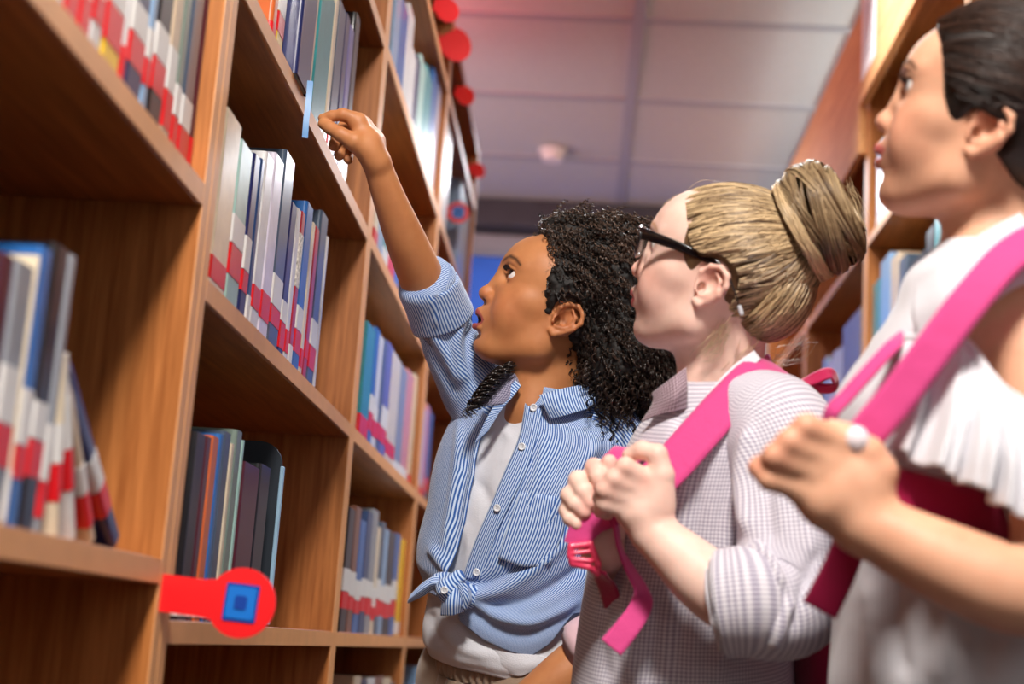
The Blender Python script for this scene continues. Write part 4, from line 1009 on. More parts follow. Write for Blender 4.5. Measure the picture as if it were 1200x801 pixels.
patch('collar_stand', [[(611, 452, 1.79), (601, 465, 1.785), (588, 480, 1.783), (572, 505, 1.782)], [(604, 446, 1.798), (592, 460, 1.79), (575, 482, 1.786), (556, 520, 1.785)]], M_STR, shirt, wrinkle=.001, nr=10, nc=24)
# raised right sleeve with turned-back cuff
loft('sleeve', [(517, 372, 1.862, .033, .036), (527, 398, 1.875, .037, .040), (543, 428, 1.89, .042, .046), (562, 458, 1.905, .048, .052), (585, 480, 1.90, .052, .056), (612, 500, 1.89, .050, .050)], M_STR, shirt, nr=70, nc=72, wrinkle=.0025, wseed=4, wscale=30,
     fold=[([(505, 385), (520, 410), (540, 450)], -.006, 5), ([(540, 372), (535, 410), (548, 450)], -.007, 5), ([(549, 380), (548, 420), (556, 455)], .006, 6), ([(495, 395), (515, 425), (538, 462)], .005, 5)], diag=.2)
cuffR = loft('cuff', [(503, 334, 1.832, .0335, .034), (502, 333.5, 1.831, .0355, .036), (510, 352, 1.845, .0365, .037), (518, 372, 1.86, .0385, .039), (519, 374, 1.861, .035, .036)], M_STR, shirt, nr=26, nc=64, wrinkle=.0012, thick=.004, wseed=6, wscale=36, fold=[([(504, 345), (512, 380)], -.003, 2.2)])
# near left sleeve, elbow hidden behind the blonde girl
loft('sleeve', [(690, 492, 1.835, .040, .045), (712, 506, 1.815, .045, .046), (729, 535, 1.80, .043, .043), (741, 590, 1.785, .041, .041), (748, 650, 1.765, .042, .042), (752, 700, 1.752, .040, .040), (742, 724, 1.738, .038, .038), (712, 745, 1.724, .036, .036), (698, 756, 1.716, .036, .036)], M_STR, shirt, nr=100, nc=72, wrinkle=.0022, wseed=8,
     fold=[([(700, 525), (712, 560), (706, 600)], -.006, 5), ([(722, 520), (730, 560), (728, 600)], .005, 6)], diag=.1)
loft('cuff', [(702, 753, 1.718, .034, .034), (699, 755, 1.716, .0372, .0372), (686, 765, 1.710, .0372, .0372), (684, 766.5, 1.7095, .032, .032)], M_LIN, shirt, nr=16, nc=56, wrinkle=.001, thick=.003)
# knot and tails
M_STK = stripe_mat('striped_knot', '2a5ca8', 'c6d9f1', .0034, .5)
S = Sdf(); S.ell(P(528, 688, 1.755), (.018, .016, .015), .006); S.ell(P(545, 697, 1.765), (.022, .016, .014), .01); S.ell(P(516, 681, 1.76), (.014, .010, .012), .01); S.chain([P(537, 676, 1.75), P(523, 690, 1.742), P(526, 706, 1.745)], [.009, .012, .009], .004)
V, Q = S.mesh(.0016); N = vnormals(V, Q); V = V+N*(.0012*wnoise(V*160, 2))[:, None]; k_ = nrm([.75, .6, .2])
np_mesh('knot', toW(V), Q, M_STK, shirt, uv=np.stack([V@k_, V@nrm([.6, -.7, .1])], -1))
patch('knot_tail', [[(524, 676, 1.752), (508, 675, 1.748), (495, 682, 1.745), (480, 697, 1.742)], [(524, 684, 1.744), (507, 683, 1.740), (494, 690, 1.738), (479, 702, 1.739)], [(525, 692, 1.752), (508, 691, 1.749), (497, 698, 1.747), (478, 707, 1.744)]], M_STR, shirt, nr=14, nc=24, wrinkle=.001, swap=True)
patch('knot_tail', [[(519, 692, 1.745), (532, 689, 1.735), (544, 692, 1.745)], [(518, 706, 1.74), (530, 706, 1.728), (545, 704, 1.738)], [(517, 720, 1.745), (530, 720, 1.733), (543, 716, 1.745)]], M_STR, shirt, nr=18, nc=18, wrinkle=.001)
patch('knot_tail', [[(536, 682, 1.74), (545, 684, 1.735), (551, 692, 1.745)], [(540, 695, 1.734), (548, 700, 1.73), (552, 704, 1.74)], [(540, 708, 1.738), (545, 714, 1.735), (549, 706, 1.745)]], M_STR, shirt, nr=14, nc=14, wrinkle=.001, uvrot=.6)
button(shirt, P(521, 691, 1.7265), (-.3, 0, 1))
# white T-shirt
nc = 110; th = np.linspace(-math.pi, math.pi, nc)
NL = np.array([T1.find(*p) for p in [(592, 455), (601, 472), (610, 488), (622, 494), (640, 480)]])
topf = np.interp(th, [-3.2, NL[0, 1]-.5]+sorted(NL[:, 1])+[3.2], [452, 452]+[x for _, x in sorted(zip(NL[:, 1], NL[:, 0]))]+[452]); nr = 120
hemT = 764+4*np.cos(th*1.0)+6*sst(th, .2, .9)*(1-sst(th, 1.3, 2.0))
G = np.array([T1.at(topf+(hemT-topf)*t, th, .002+.008*sst(t, .78, .93)*(1-.7*sst(t, .955, 1.0))+.0*th) for t in np.linspace(0, 1, nr)])
tee = sheet('t_shirt', G, M_TEE, None, wrinkle=.0016, wseed=12, wscale=30, fold=[([(560, 560), (575, 600), (558, 660)], .004, 6), ([(545, 610), (552, 650), (545, 690)], -.004, 5), ([(590, 500), (600, 520), (590, 545)], -.003, 5), ([(575, 500), (570, 540), (560, 590)], .003, 6), ([(530, 725), (560, 745), (610, 770)], .004, 7), ([(520, 740), (545, 760), (575, 770)], -.003, 6), ([(505, 715), (510, 740), (520, 755)], .004, 6)])
nkb = [T1.at(v, t_, .004) for v, t_ in zip(topf, th)]
V, Q = tubes(np.array([nkb]), [.0022], 8, taper=False); np_mesh('neck_binding', toW(V), Q, M_TEE, tee)
patch('hem_flap', [[(552, 745, .006), (585, 756, .010), (620, 764, .012), (645, 770, .012)], [(572, 771, .010), (600, 777, .014), (622, 776, .016), (645, 774, .014)], [(590, 785, .008), (608, 791, .012), (622, 785, .014), (640, 780, .012)]], M_TEE, tee, base=T1, nr=18, nc=24, thick=.002, flip=True, wrinkle=.001)
# trousers: gathered elastic waistband, then simple legs
M_PANT = cloth('sand_cotton', 'a08a76', weave=600)
nr, nc = 60, 300; th = np.linspace(-math.pi, math.pi, nc); py = np.linspace(754, 786, nr)
G = np.array([T1.at(np.full(nc, y), th, -.004+.0018*np.sin(th*64+.6*np.sin(y*.3))+.0025*math.cos((y-770)/16*1.9)) for y in py])
pants = sheet('trousers', G, M_PANT, None, thick=.002)
py = np.linspace(787, 829, 40); G = np.array([T1.at(np.full(nc, y), th, -.002+.002*np.sin(th*30)*max(0, 1-(y-787)/30)+.003*min(1, (y-787)/10)) for y in py]); sheet('trouser_seat', G, M_PANT, pants, thick=.002)
def trouser_legs(name, hip, dirf, sep, mat, parent, zend, r=(.082, .062, .05)):
    S = Sdf(); W = lambda p: RM.T@(np.array(p)-CAM); dirf = nrm([dirf[0], dirf[1], 0]); lat = np.array([-dirf[1], dirf[0], 0])
    for q in (-1, 1):
        a0 = hip+lat*sep*q; S.chain([W(a0), W([a0[0], a0[1], .40]+dirf*.015), W([a0[0], a0[1], zend]-dirf*.008)], r, .02, .04)
    V, Q = S.mesh(.009); return np_mesh(name, toW(V), Q, mat, parent)
def shoes(hip, dirf, sep, col, sole='e8e4de'):
    dirf = nrm([dirf[0], dirf[1], 0]); lat = np.array([-dirf[1], dirf[0], 0]); W = lambda p: RM.T@(np.array(p)-CAM)
    for q in (-1, 1):
        S = Sdf(); b_ = np.array([hip[0], hip[1], 0])+lat*sep*q
        S.chain([W(b_-dirf*.035+[0, 0, .045]), W(b_+dirf*.06+[0, 0, .040]), W(b_+dirf*.125+[0, 0, .033])], [.035, .034, .027], .02); S.cone(W(b_-dirf*.012+[0, 0, .05]), W(b_-dirf*.012+[0, 0, .095]), .036, .036, .02)
        V, Q = S.mesh(.005); o = np_mesh('shoe', toW(V), Q, plain(col, .6), None)
        m = MB(); pr = [(-.075, -.026), (-.05, -.036), (.05, -.038), (.13, -.03), (.155, 0), (.13, .03), (.05, .038), (-.05, .036), (-.075, .026)]
        v = [tuple(b_+dirf*x+lat*y+np.array([0, 0, z])) for z in (.001, .018) for x, y in pr]; n = len(pr)
        m.add(v, [tuple(range(n))[::-1], tuple(range(n, 2*n))]+[(i, (i+1) % n, n+(i+1) % n, n+i) for i in range(n)]); m.build('sole', plain(sole, .6), o, fix=True)
trouser_legs('trouser_legs', hipW, F1, .062, M_PANT, pants, .14); shoes(hipW, F1, .075, 'd8d8dc')
adopt(g1, names0)
# ------------------------------------------------------------------ straps and straight hair
def ribbon(name, path, width, mat, parent, thick=.0022, nr=60, nrm_hint=(0, 0, 1), twist=0.0, edge=True, wrinkle=0.0):
    """webbing along (px, py, depth) with its width across the path; the flat side faces nrm_hint (may be one per control point)"""
    c = crom([P(*q[:3]) for q in path], nr); T = np.gradient(c, axis=0); T /= np.linalg.norm(T, axis=1, keepdims=True)
    N = np.asarray(nrm_hint, float); N = crom(N, nr) if N.ndim == 2 else np.tile(N, (nr, 1))
    W_ = np.cross(T, N); W_ /= np.linalg.norm(W_, axis=1, keepdims=True)
    w_ = np.interp(np.linspace(0, 1, nr), np.linspace(0, 1, len(path)), [q[3] if len(q) > 3 else width for q in path])
    k = np.linspace(-.5, .5, 7); G = c[:, None]+W_[:, None]*(k[None, :, None]*w_[:, None, None])
    NN = np.cross(W_, T); G = G-NN[:, None]*((k**2)[None, :, None]*.0*w_[:, None, None])
    return sheet(name, G, mat, parent, thick=thick, wrinkle=wrinkle, uv=arc_uv(G))
def slerp_hair(H, c, r, starts, end, rng, n, m=12, lift=1.0, wob=1.2, rad=(.0004, .0008), back=0.0):
    """strands combed over the skull ellipsoid (canonical mm) from hairline points to the tie"""
    c = np.array(c, float); r = np.array(r, float); e = (np.array(end, float)-c)/r; e /= np.linalg.norm(e); out = []
    st = np.array(starts, float)
    for i in range(n):
        if i % 9 == 0: U0 = rng.uniform(0, len(st)-1.001); W1, W2, LL_ = rng.uniform(4, 9), rng.uniform(0, 6), rng.uniform(.2, 1.6)
        u = min(max(U0+rng.normal(0, .28), 0), len(st)-1.001); k = int(u); s0 = st[k]*(1-u+k)+st[k+1]*(u-k); s0 = (s0-c)/r; s0 /= np.linalg.norm(s0)
        ee = e+rng.normal(size=3)*.10; ee /= np.linalg.norm(ee); om = math.acos(max(-.999, min(.999, float(s0@ee)))); t0 = rng.uniform(-.02, .35)**1.0 if rng.random() < .6 else -.02
        t = np.linspace(t0, .98, m)[:, None]; q = (np.sin((1-t)*om)*s0+np.sin(t*om)*ee)/math.sin(om)
        l = lift*LL_+rng.uniform(-.3, .3)+wob*np.sin(t*W1+W2)*.6
        w_ = c+q*r*(1+l/85.0); out.append([H.p(*x) for x in w_])
    return tubes(np.array(out), rng.uniform(*rad, n), 3)
M_PINK = cloth('pink_webbing', 'd04485', .7, .3, 60, weave=700); M_MAG = cloth('magenta_nylon', 'b0104c', .6, .35, 40, weave=500)
M_CORAL = plain('f0436a', .3, coat=.4)
def finger(S, pts, rs, k0=.006): S.chain(pts, rs, .0025, k0)
# ================================================================== girl two: blonde bun, black glasses, holding her strap
names0 = {o.name for o in COL.objects}
g2 = person('blonde girl with a bun and grey checked shirt holding her pink straps', 820, 600, 1.51)
SK2 = srgb('f6d0c0'); rng = np.random.default_rng(5)
H2 = Head(822, 338, 1.445, 11.5, 20, .97)
S = Sdf(); head_sdf(H2, S, mouth=0, ears=(1, -1))
S.cone(H2.p(-24, -25, 0), P(845, 470, 1.51), .037, .040, .02); S.cone(H2.p(6, -45, 0), P(822, 480, 1.50), .022, .025, .02); S.ell(P(845, 520, 1.52), (.06, .05, .085), .03)
V, Q = S.mesh(.0018); V = relax(V, Q, 1, .3)
body = [(V, Q, head_paint(H2, V, SK2, srgb('c9585f'), blush=srgb('e8937f'), brow=srgb('c79a78')))]
# near (left) arm and hand on the strap
S = Sdf()
S.arm([P(915, 505, 1.41), P(933, 640, 1.36), P(918, 700, 1.335), P(870, 705, 1.318), P(829, 681, 1.325), P(792, 648, 1.338), P(764, 624, 1.35)], [.034, .031, .031, .0315, .0300, .0245, .0190], .012)
a = lambda x, y, dd=0.0: P(x, y, 1.352+dd)
S.chain([a(764, 624), a(754, 600, 0), a(752, 582, 0)], [.0185, .0180, .0150], .008); S.chain([a(760, 620), a(742, 598, .004), a(738, 592, .004)], [.015, .0155, .012], .008)
S.chain([a(772, 612), a(770, 585, 0), a(768, 560, 0)], [.014, .0140, .0115], .01)
for (m0, p1, p2, p3, r) in (((757, 562, -.004), (733, 547, -.010), (727, 556, .010), (737, 563, .018), .0100), ((749, 573, -.004), (720, 561, -.010), (713, 569, .010), (723, 575, .018), .0100),
                            ((741, 586, -.003), (709, 574, -.009), (704, 583, .010), (714, 588, .018), .0095), ((733, 598, -.002), (708, 590, -.006), (704, 598, .010), (712, 602, .016), .0082)):
    finger(S, [a(*m0), a(*p1), a(*p2), a(*p3)], [r, r*.93, r*.82, r*.72])
S.chain([a(770, 590, -.004), a(776, 556, -.006), a(770, 532, -.004), a(752, 527, .004), a(738, 533, .010)], [.0135, .0110, .0096, .0084, .0072], .003, .010)
V, Q = S.mesh(.0017); V = relax(V, Q, 1, .3)
def knuckle_paint(V, base, red, pts, s=.009, k=.5):
    C_ = np.tile(np.array(base, float), (len(V), 1))
    for p in pts:
        m = k*np.exp(-((V-p)**2).sum(1)/s**2)[:, None]; C_ = C_*(1-m)+np.array(red)*m
    return C_
body.append((V, Q, knuckle_paint(V, SK2, srgb('dd8f7c'), [a(733, 547, -.01), a(720, 561, -.01), a(709, 574, -.01), a(770, 532), a(704, 585), a(756, 562, -.01)])))
# far (right) hand gripping the strap from beyond
S = Sdf(); b = lambda x, y, dd=0.0: P(x, y, 1.405+dd)
S.chain([P(800, 520, 1.60), P(770, 660, 1.56), P(735, 690, 1.50), P(706, 650, 1.43)], [.032, .030, .026, .0185], .012)
S.chain([b(706, 650, .02), b(692, 622, .018), b(682, 604, .016)], [.0180, .0185, .013], .008); S.chain([b(712, 645, .02), b(712, 615, .02), b(708, 590, .02)], [.015, .017, .012], .01)
for (m0, p1, p2, p3, r) in (((706, 578, .022), (696, 547, .006), (701, 558, -.010), (706, 572, -.014), .0092), ((692, 588, .022), (677, 562, .006), (684, 575, -.010), (691, 589, -.014), .0096),
                            ((682, 600, .02), (667, 580, .004), (675, 590, -.010), (685, 600, -.014), .0090), ((676, 612, .02), (664, 598, .004), (668, 607, -.008), (676, 614, -.012), .0078)):
    finger(S, [b(*m0), b(*p1), b(*p2), b(*p3)], [r, r*.95, r*.9, r*.78])
S.chain([b(714, 605, .014), b(720, 575, .012), b(714, 548, .0), b(714, 541, -.002)], [.0125, .0098, .0086, .0075], .003, .008)
V, Q = S.mesh(.0018); V = relax(V, Q, 1, .3)
body.append((V, Q, knuckle_paint(V, SK2, srgb('dc7f74'), [b(714, 541), b(706, 572, -.014), b(691, 589, -.014), b(685, 600, -.014), b(696, 547)])))
S = Sdf(); S.chain([P(838, 530, 1.52), P(815, 640, 1.52), P(805, 740, 1.52), P(800, 830, 1.52)], [.065, .068, .07, .072], .03)
hip2 = toW(P(800, 850, 1.52)); F2 = RM@np.array([-.97, 0, -.26]); legs(S, hip2, F2, .065, .36)
V, Q = S.mesh(.008); body.append((V, Q, np.tile(SK2, (len(V), 1))))
V, Q, c = joinm(body); np_mesh('body', toW(V), Q, M_SKIN, None, col=c)
eyes(H2, None, '5b7f98', look=(2, .25))
# ---- hair
M_BL = hair_mat('blonde_hair', '553d27', 'dfc296', .36, strand=True); M_BLB = hair_mat('blonde_mass', '5a4026', '6e5233', .6, 220)
k = H2.sc/1000; R = H2.R(); cc, rr = (-13, 42, 0), (90, 73, 76); rb = (88, 71, 74)
TIE = (-98, 78, 0)
S = Sdf(); S.ell(H2.p(*cc), np.array(rb)*k, .01, 'u', R); S.ell(H2.p(-58, 12, 0), np.array([44, 52, 52])*k, .008, 'u', R)
S.ell(H2.p(92, 10, 0), np.array([66, 92, 120])*k, .02, 's', R); S.ell(H2.p(30, -60, 0), np.array([72, 72, 120])*k, .01, 's', R); S.ell(H2.p(-9, 5, 76), np.array([24, 28, 24])*k, .006, 's', R); S.ell(H2.p(-9, 5, -76), np.array([24, 28, 24])*k, .006, 's', R)
V, Q = S.mesh(.003); N = vnormals(V, Q); hair2 = np_mesh('hair', toW(V), Q, M_BLB, None)
starts = []
for q in (1, -1):
    arc = [(-34, -38, 44), (-36, -20, 58), (-40, 0, 66), (-38, 22, 68), (-20, 38, 70), (2, 38, 69), (14, 46, 68), (22, 62, 64), (30, 78, 55), (40, 92, 40), (46, 98, 20), (48, 100, 0)]
    arc = [(f, u, w_*q) for f, u, w_ in arc]; starts.append(crom(arc, 60))
parts = [slerp_hair(H2, cc, rr, s_, TIE, rng, 1250, lift=1.3, rad=(.0004, .0010)) for s_ in starts]
nape = crom([(-60, -48, 46), (-74, -50, 20), (-78, -50, 0), (-74, -50, -20), (-60, -48, -46)], 30)
nape2 = [(-34, -40, 40), (-50, -46, 30), (-62, -48, 14), (-64, -48, -14), (-50, -46, -30), (-34, -40, -40)]
parts.append(slerp_hair(H2, (-56, 16, 0), (47, 57, 55), crom(nape2, 40), (-92, 60, 0), rng, 900, lift=3.0, rad=(.0005, .001)))
for q in (1, -1): parts.append(slerp_hair(H2, cc, rr, crom([(-32, -34, 50*q), (-44, -36, 48*q), (-58, -36, 40*q), (-70, -32, 30*q)], 30), TIE, rng, 450, lift=3.0, rad=(.0005, .001)))
V, Q, _ = joinm(parts); o = np_mesh('combed_strands', toW(V), Q, M_BL, hair2, col=strand_tone(4300, 12, 7, 3, 0, 1.1)); o['kind'] = 'stuff'
# bun: tie at the crown, coils wound round it
bc = P(963, 255, 1.462); bn = nrm([.80, .42, .26]); b1 = nrm(np.cross(bn, [0, 0, 1])); b2 = np.cross(bn, b1)
S = Sdf(); Mb = np.array([bn, b1, b2]); S.ell(bc, (.029, .043, .043), .01, 'u', Mb); S.cone(H2.p(-74, 68, 0), bc, .026, .016, .01)
V, Q = S.mesh(.003); N = vnormals(V, Q); bun = np_mesh('bun', toW(V), Q, M_BLB, hair2)
cu = []
for i in range(1000):
    if i % 25 == 0: W0 = rng.uniform(0, 6.28); SP = rng.uniform(2.4, 4.6); T0 = rng.uniform(-2.3, 2.3); TW = rng.uniform(-1.6, 2.2); RT = rng.uniform(-.0015, .003)
    w0 = W0+rng.normal(0, .12); span = SP+rng.normal(0, .2); t = np.linspace(0, 1, 34); ph = w0+t*span; th0 = T0+rng.normal(0, .11)*(1+.3*np.sin(t*6))+(t-.5)*TW
    r0 = .033+rng.uniform(-.001, .001); rt = .0255+RT*np.sin(t*math.pi)+rng.uniform(-.001, .001)
    rad = r0+rt*np.cos(th0)*.95; hgt = rt*1.15*np.sin(th0)
    cu.append(bc+bn*hgt[:, None]+(b1*np.cos(ph)[:, None]+b2*np.sin(ph)[:, None])*rad[:, None])
V, Q = tubes(np.array(cu)[:, ::2], rng.uniform(.0005, .0012, len(cu)), 3); o = np_mesh('coiled_strands', toW(V), Q, M_BL, bun, col=np.repeat(np.clip(np.repeat(rng.uniform(.1, .75, 40), 25)+rng.normal(0, .16, 1000), 0, 1), 17*3)[:, None]*np.ones(3)); o['kind'] = 'stuff'
# the wrap round the root of the bun
cu = []; wc = P(941, 270, 1.468); 
for i in range(70):
    t = np.linspace(0, 6.28, 50); rr_ = .0535+rng.uniform(-.0015, .0015); of = rng.uniform(-.004, .004)
    cu.append(wc+bn*(of+.003*np.sin(t*3+i))[:, None]+(b1*np.cos(t)[:, None]+b2*np.sin(t)[:, None])*rr_)
V, Q = tubes(np.array(cu), np.full(70, .0009), 4, taper=False); o = np_mesh('hair_wrap', toW(V), Q, M_BL, bun, col=strand_tone(70, 50, 9, 4, .5, 1.1)); o['kind'] = 'stuff'
# flyaway hairs: forehead, nape, bun
fw = []
def wisp(p0, p1, sag, n, sp):
    for i in range(n):
        j = rng.normal(size=(3, 3))*sp; q0, q2 = P(*p0)+j[0], P(*p1)+j[2]; q1 = (q0+q2)/2+np.array([0, sag, 0])+j[1]; fw.append(crom([q0, q1, q2], 20))
wisp((806, 232, 1.50), (776, 250, 1.50), .006, 16, .003); wisp((850, 218, 1.50), (800, 232, 1.50), .003, 20, .003); wisp((850, 380, 1.45), (822, 418, 1.46), -.004, 26, .005)
wisp((880, 400, 1.47), (850, 425, 1.48), -.004, 24, .006); wisp((925, 212, 1.54), (970, 198, 1.54), .003, 22, .003); wisp((995, 215, 1.54), (1012, 260, 1.54), .003, 16, .003); wisp((940, 400, 1.5), (900, 425, 1.5), -.006, 26, .008); wisp((915, 300, 1.44), (860, 290, 1.435), .003, 24, .008)
V, Q = tubes(np.array(fw), np.full(len(fw), .00022), 3); o = np_mesh('flyaway_hairs', toW(V), Q, M_BL, hair2, col=strand_tone(len(fw), 20, 10, 3, .4, 1)); o['kind'] = 'stuff'
# ---- shirt
M_CHK = stripe_mat('grey_check', '918aa2', 'edeaef', .0039, .5, check=True, soft=.3); M_CHKD = stripe_mat('plum_check', '5a3c48', 'b8a4ae', .0037, .5, check=True)
T2 = Torso([(428, 862, 1.515, .040, .042), (445, 856, 1.515, .050, .047), (462, 852, 1.515, .075, .055), (485, 846, 1.515, .105, .068), (515, 838, 1.52, .118, .080), (580, 822, 1.52, .120, .092), (640, 814, 1.52, .118, .099), (700, 806, 1.52, .118, .101), (801, 801, 1.52, .122, .108), (880, 800, 1.52, .125, .112)], -14, (0, 0))
def full_sheet(T, name, top, bot, mat, off=.007, nr=110, nc=140, **kw):
    th = np.linspace(-math.pi, math.pi, nc); G = np.array([T.at(np.full(nc, top+(bot-top)*t), th, off) for t in np.linspace(0, 1, nr)]); UV = np.zeros((nr, nc, 2)); UV[..., 0] = th[None]*.115; UV[..., 1] = np.linspace(top, bot, nr)[:, None]*(T.st[3, 2]/F)
    return sheet(name, G, mat, None, uv=UV, **kw)
shirt2 = full_sheet(T2, 'shirt', 446, 872, M_CHK, wrinkle=.0035, wseed=21, wscale=22, fold=[([(800, 470), (790, 560), (775, 640)], .005, 7), ([(820, 560), (812, 640), (800, 720), (790, 800)], .006, 10), ([(845, 640), (850, 720), (840, 800)], -.006, 10), ([(740, 660), (735, 730), (742, 801)], -.005, 8), ([(715, 660), (708, 740), (712, 801)], .004, 7), ([(870, 560), (850, 640), (840, 700)], -.008, 9), ([(770, 700), (765, 801)], .006, 9)])
loft('sleeve', [(862, 470, 1.455, .030, .036), (888, 486, 1.435, .048, .046), (912, 510, 1.41, .055, .050), (926, 560, 1.385, .054, .050), (934, 620, 1.36, .054, .051), (934, 672, 1.342, .055, .053), (922, 700, 1.33, .052, .051), (896, 708, 1.32, .048, .048), (868, 704, 1.315, .044, .044)], M_CHK, shirt2, nr=130, nc=90, wrinkle=.004, wseed=23, wscale=26,
     fold=[([(880, 500), (872, 560), (880, 630)], -.010, 8), ([(878, 640), (900, 660), (915, 690)], -.010, 6), ([(885, 655), (905, 680), (910, 720)], .007, 6), ([(905, 520), (900, 580), (905, 640)], .005, 9), ([(935, 520), (945, 600), (950, 660)], -.004, 9), ([(875, 690), (890, 730), (900, 755)], .006, 6), ([(930, 700), (915, 735), (905, 760)], -.006, 6), ([(960, 640), (940, 690), (925, 740)], .005, 8)])
loft('cuff', [(884, 704, 1.318, .046, .046), (872, 704, 1.315, .0475, .049), (856, 705, 1.316, .0470, .048), (845, 706, 1.318, .0455, .047), (844, 706.1, 1.3182, .041, .042)], M_CHK, shirt2, nr=40, nc=80, wrinkle=.002, thick=.0035, wseed=25)
patch('collar', [[(804, 430, 1.445), (790, 440, 1.435), (774, 452, 1.44), (764, 460, 1.45)], [(806, 452, 1.43), (792, 462, 1.42), (776, 470, 1.43), (764, 474, 1.445)], [(806, 478, 1.432), (790, 482, 1.424), (770, 486, 1.432), (752, 494, 1.45)]], M_CHKD, shirt2, wrinkle=.0015, nr=20, nc=20)
patch('collar', [[(884, 410, 1.45), (862, 426, 1.435), (840, 448, 1.425), (822, 470, 1.42), (812, 486, 1.42)], [(892, 420, 1.445), (872, 437, 1.428), (852, 460, 1.418), (832, 482, 1.414), (818, 500, 1.415)]], cloth('pale_collar', 'd9d4dc', weave=500), shirt2, wrinkle=.001, nr=12, nc=34)
patch('placket', [[(768, 500, 1.47), (752, 520, 1.47), (730, 600, 1.475), (712, 680, 1.478), (704, 801, 1.48)], [(790, 502, 1.44), (772, 525, 1.44), (750, 600, 1.445), (732, 680, 1.45), (722, 801, 1.455)]], M_CHK, shirt2, nr=60, nc=10, wrinkle=.002)
full_sheet(T2, 't_shirt', 470, 860, M_LIN, off=-.008, nr=50, nc=60)
M_DEN = cloth('dark_denim', '39445e', weave=500); tl = trouser_legs('trousers', hip2, F2, .06, M_DEN, None, .12); shoes(hip2, F2, .065, 'b8506e')
adopt(g2, names0)
# ---- glasses (a thing of their own)
names0 = {o.name for o in COL.objects}
pw = toW(H2.p(70, 36, 0)); gl = thing('eyeglasses', 'black framed eyeglasses worn by the blonde girl', 'glasses', tuple(pw))
M_BLK = plain('0b0b0e', .15, coat=1.0); fr = Sdf()
for q in (-1, 1):
    pts = [(84, 50, q*6), (84, 52, q*34), (76, 47, q*60), (76, 35, q*61), (80, 24, q*50), (84, 21, q*30), (85, 25, q*12), (85, 36, q*7), (84, 50, q*6)]; c = crom(pts, 40)
    fr.chain([H2.p(*x) for x in c], [.0019]*40, .001)
fr.chain([H2.p(85, 40, -7), H2.p(87, 43, 0), H2.p(85, 40, 7)], [.0018]*3, .001)
V, Q = fr.mesh(.0011); np_mesh('front_frame', toW(V), Q, M_BLK, None)
for q in (1, -1):
    c = crom([(75.5, 45, q*62), (58, 42.5, q*66), (30, 38, q*69), (2, 31.5, q*70), (-12, 28, q*71), (-26, 18, q*72), (-38, 0, q*71), (-46, -16, q*68)], 50); hh = np.interp(np.arange(50), [0, 6, 30, 36, 49], [6.4, 5.8, 3.8, 2.6, 2.0]); G = []
    for (f_, u_, w_), h_ in zip(c, hh):
        G.append([H2.p(f_+a_*.25, u_+a_, w_+b_) for a_, b_ in ((-h_, -1), (-h_*.5, -1.3), (h_*.5, -1.3), (h_, -1), (h_, 1), (h_*.5, 1.3), (-h_*.5, 1.3), (-h_, 1))])
    G = np.array(G); o = np_mesh('temple_arm', toW(G.reshape(-1, 3)), gridfaces(50, 8, True), M_BLK, None)
    cp = Sdf(); cp.chain([H2.p(-43.5, -11, q*69), H2.p(-46.5, -17, q*68)], [.0022, .0023], .001); V, Q = cp.mesh(.0008); np_mesh('ear_tip', toW(V), Q, plain('c9ccd4', .3), o)
    t = NT('lens_glass'); bset(t.b, (.95, .97, 1), .02, .5, trans=1.0); t.b.inputs['IOR'].default_value = 1.12
    ring = crom([(83.3, 49, q*8), (83, 51, q*34), (75.5, 45, q*59), (75.5, 36, q*60), (81.5, 26, q*50), (83.3, 23, q*30), (84, 26, q*14), (84, 36, q*9)], 24); n = len(ring)
    m = MB(); m.add([tuple(toW(H2.p(x[0]+d_, x[1], x[2]))) for d_ in (-.6, .6) for x in ring], [tuple(range(n))[::-1], tuple(range(n, 2*n))]+[(i, (i+1) % n, n+(i+1) % n, n+i) for i in range(n)]); m.build('lens', t.m, None, fix=True)
adopt(gl, names0)
# ---- backpack
names0 = {o.name for o in COL.objects}
pw = toW(P(960, 700, 1.53)); bp = thing('backpack', 'magenta backpack worn by the blonde girl, its straps in her fists', 'backpack', tuple(pw))
S = Sdf(); S.bx(P(962, 680, 1.56), (.055, .165, .12), .045, .01, 'u', np.array([[.97, .1, -.2], [-.1, .99, 0], [.2, 0, .97]])); S.ell(P(985, 760, 1.56), (.055, .07, .09), .03)
V, Q = S.mesh(.004); N = vnormals(V, Q); V = V+N*(.003*wnoise(V*30, 31))[:, None]; np_mesh('bag_body', toW(V), Q, M_MAG, None)
N1 = np.array([(.25, .8, .5), (-.1, .6, .8), (-.35, .3, .9), (-.45, .2, .9), (-.5, .15, .85), (-.3, .2, .95)])
ribbon('shoulder_strap', [(945, 462, 1.50), (922, 436, 1.462), (893, 434, 1.43), (860, 462, 1.412), (820, 506, 1.395), (786, 544, 1.385), (755, 572, 1.382), (722, 590, 1.388)], .040, M_PINK, None, thick=.005, nrm_hint=[(.5, .8, .3), (.3, .9, .4), (0, .7, .7), (-.3, .45, .85), (-.4, .3, .87), (-.4, .3, .87), (-.4, .3, .87), (-.3, .3, .9)])
ribbon('shoulder_strap', [(905, 430, 1.56), (850, 470, 1.60), (790, 520, 1.56), (752, 522, 1.45), (728, 536, 1.42), (712, 560, 1.415), (700, 590, 1.408)], .034, M_PINK, None, thick=.004, nrm_hint=(-.5, .35, .8))
ribbon('lower_strap', [(735, 585, 1.392, .034), (716, 598, 1.390, .030), (696, 610, 1.388, .026), (682, 624, 1.388, .026), (676, 640, 1.388, .027)], .03, M_PINK, None, thick=.003, nrm_hint=(-.2, .1, 1))
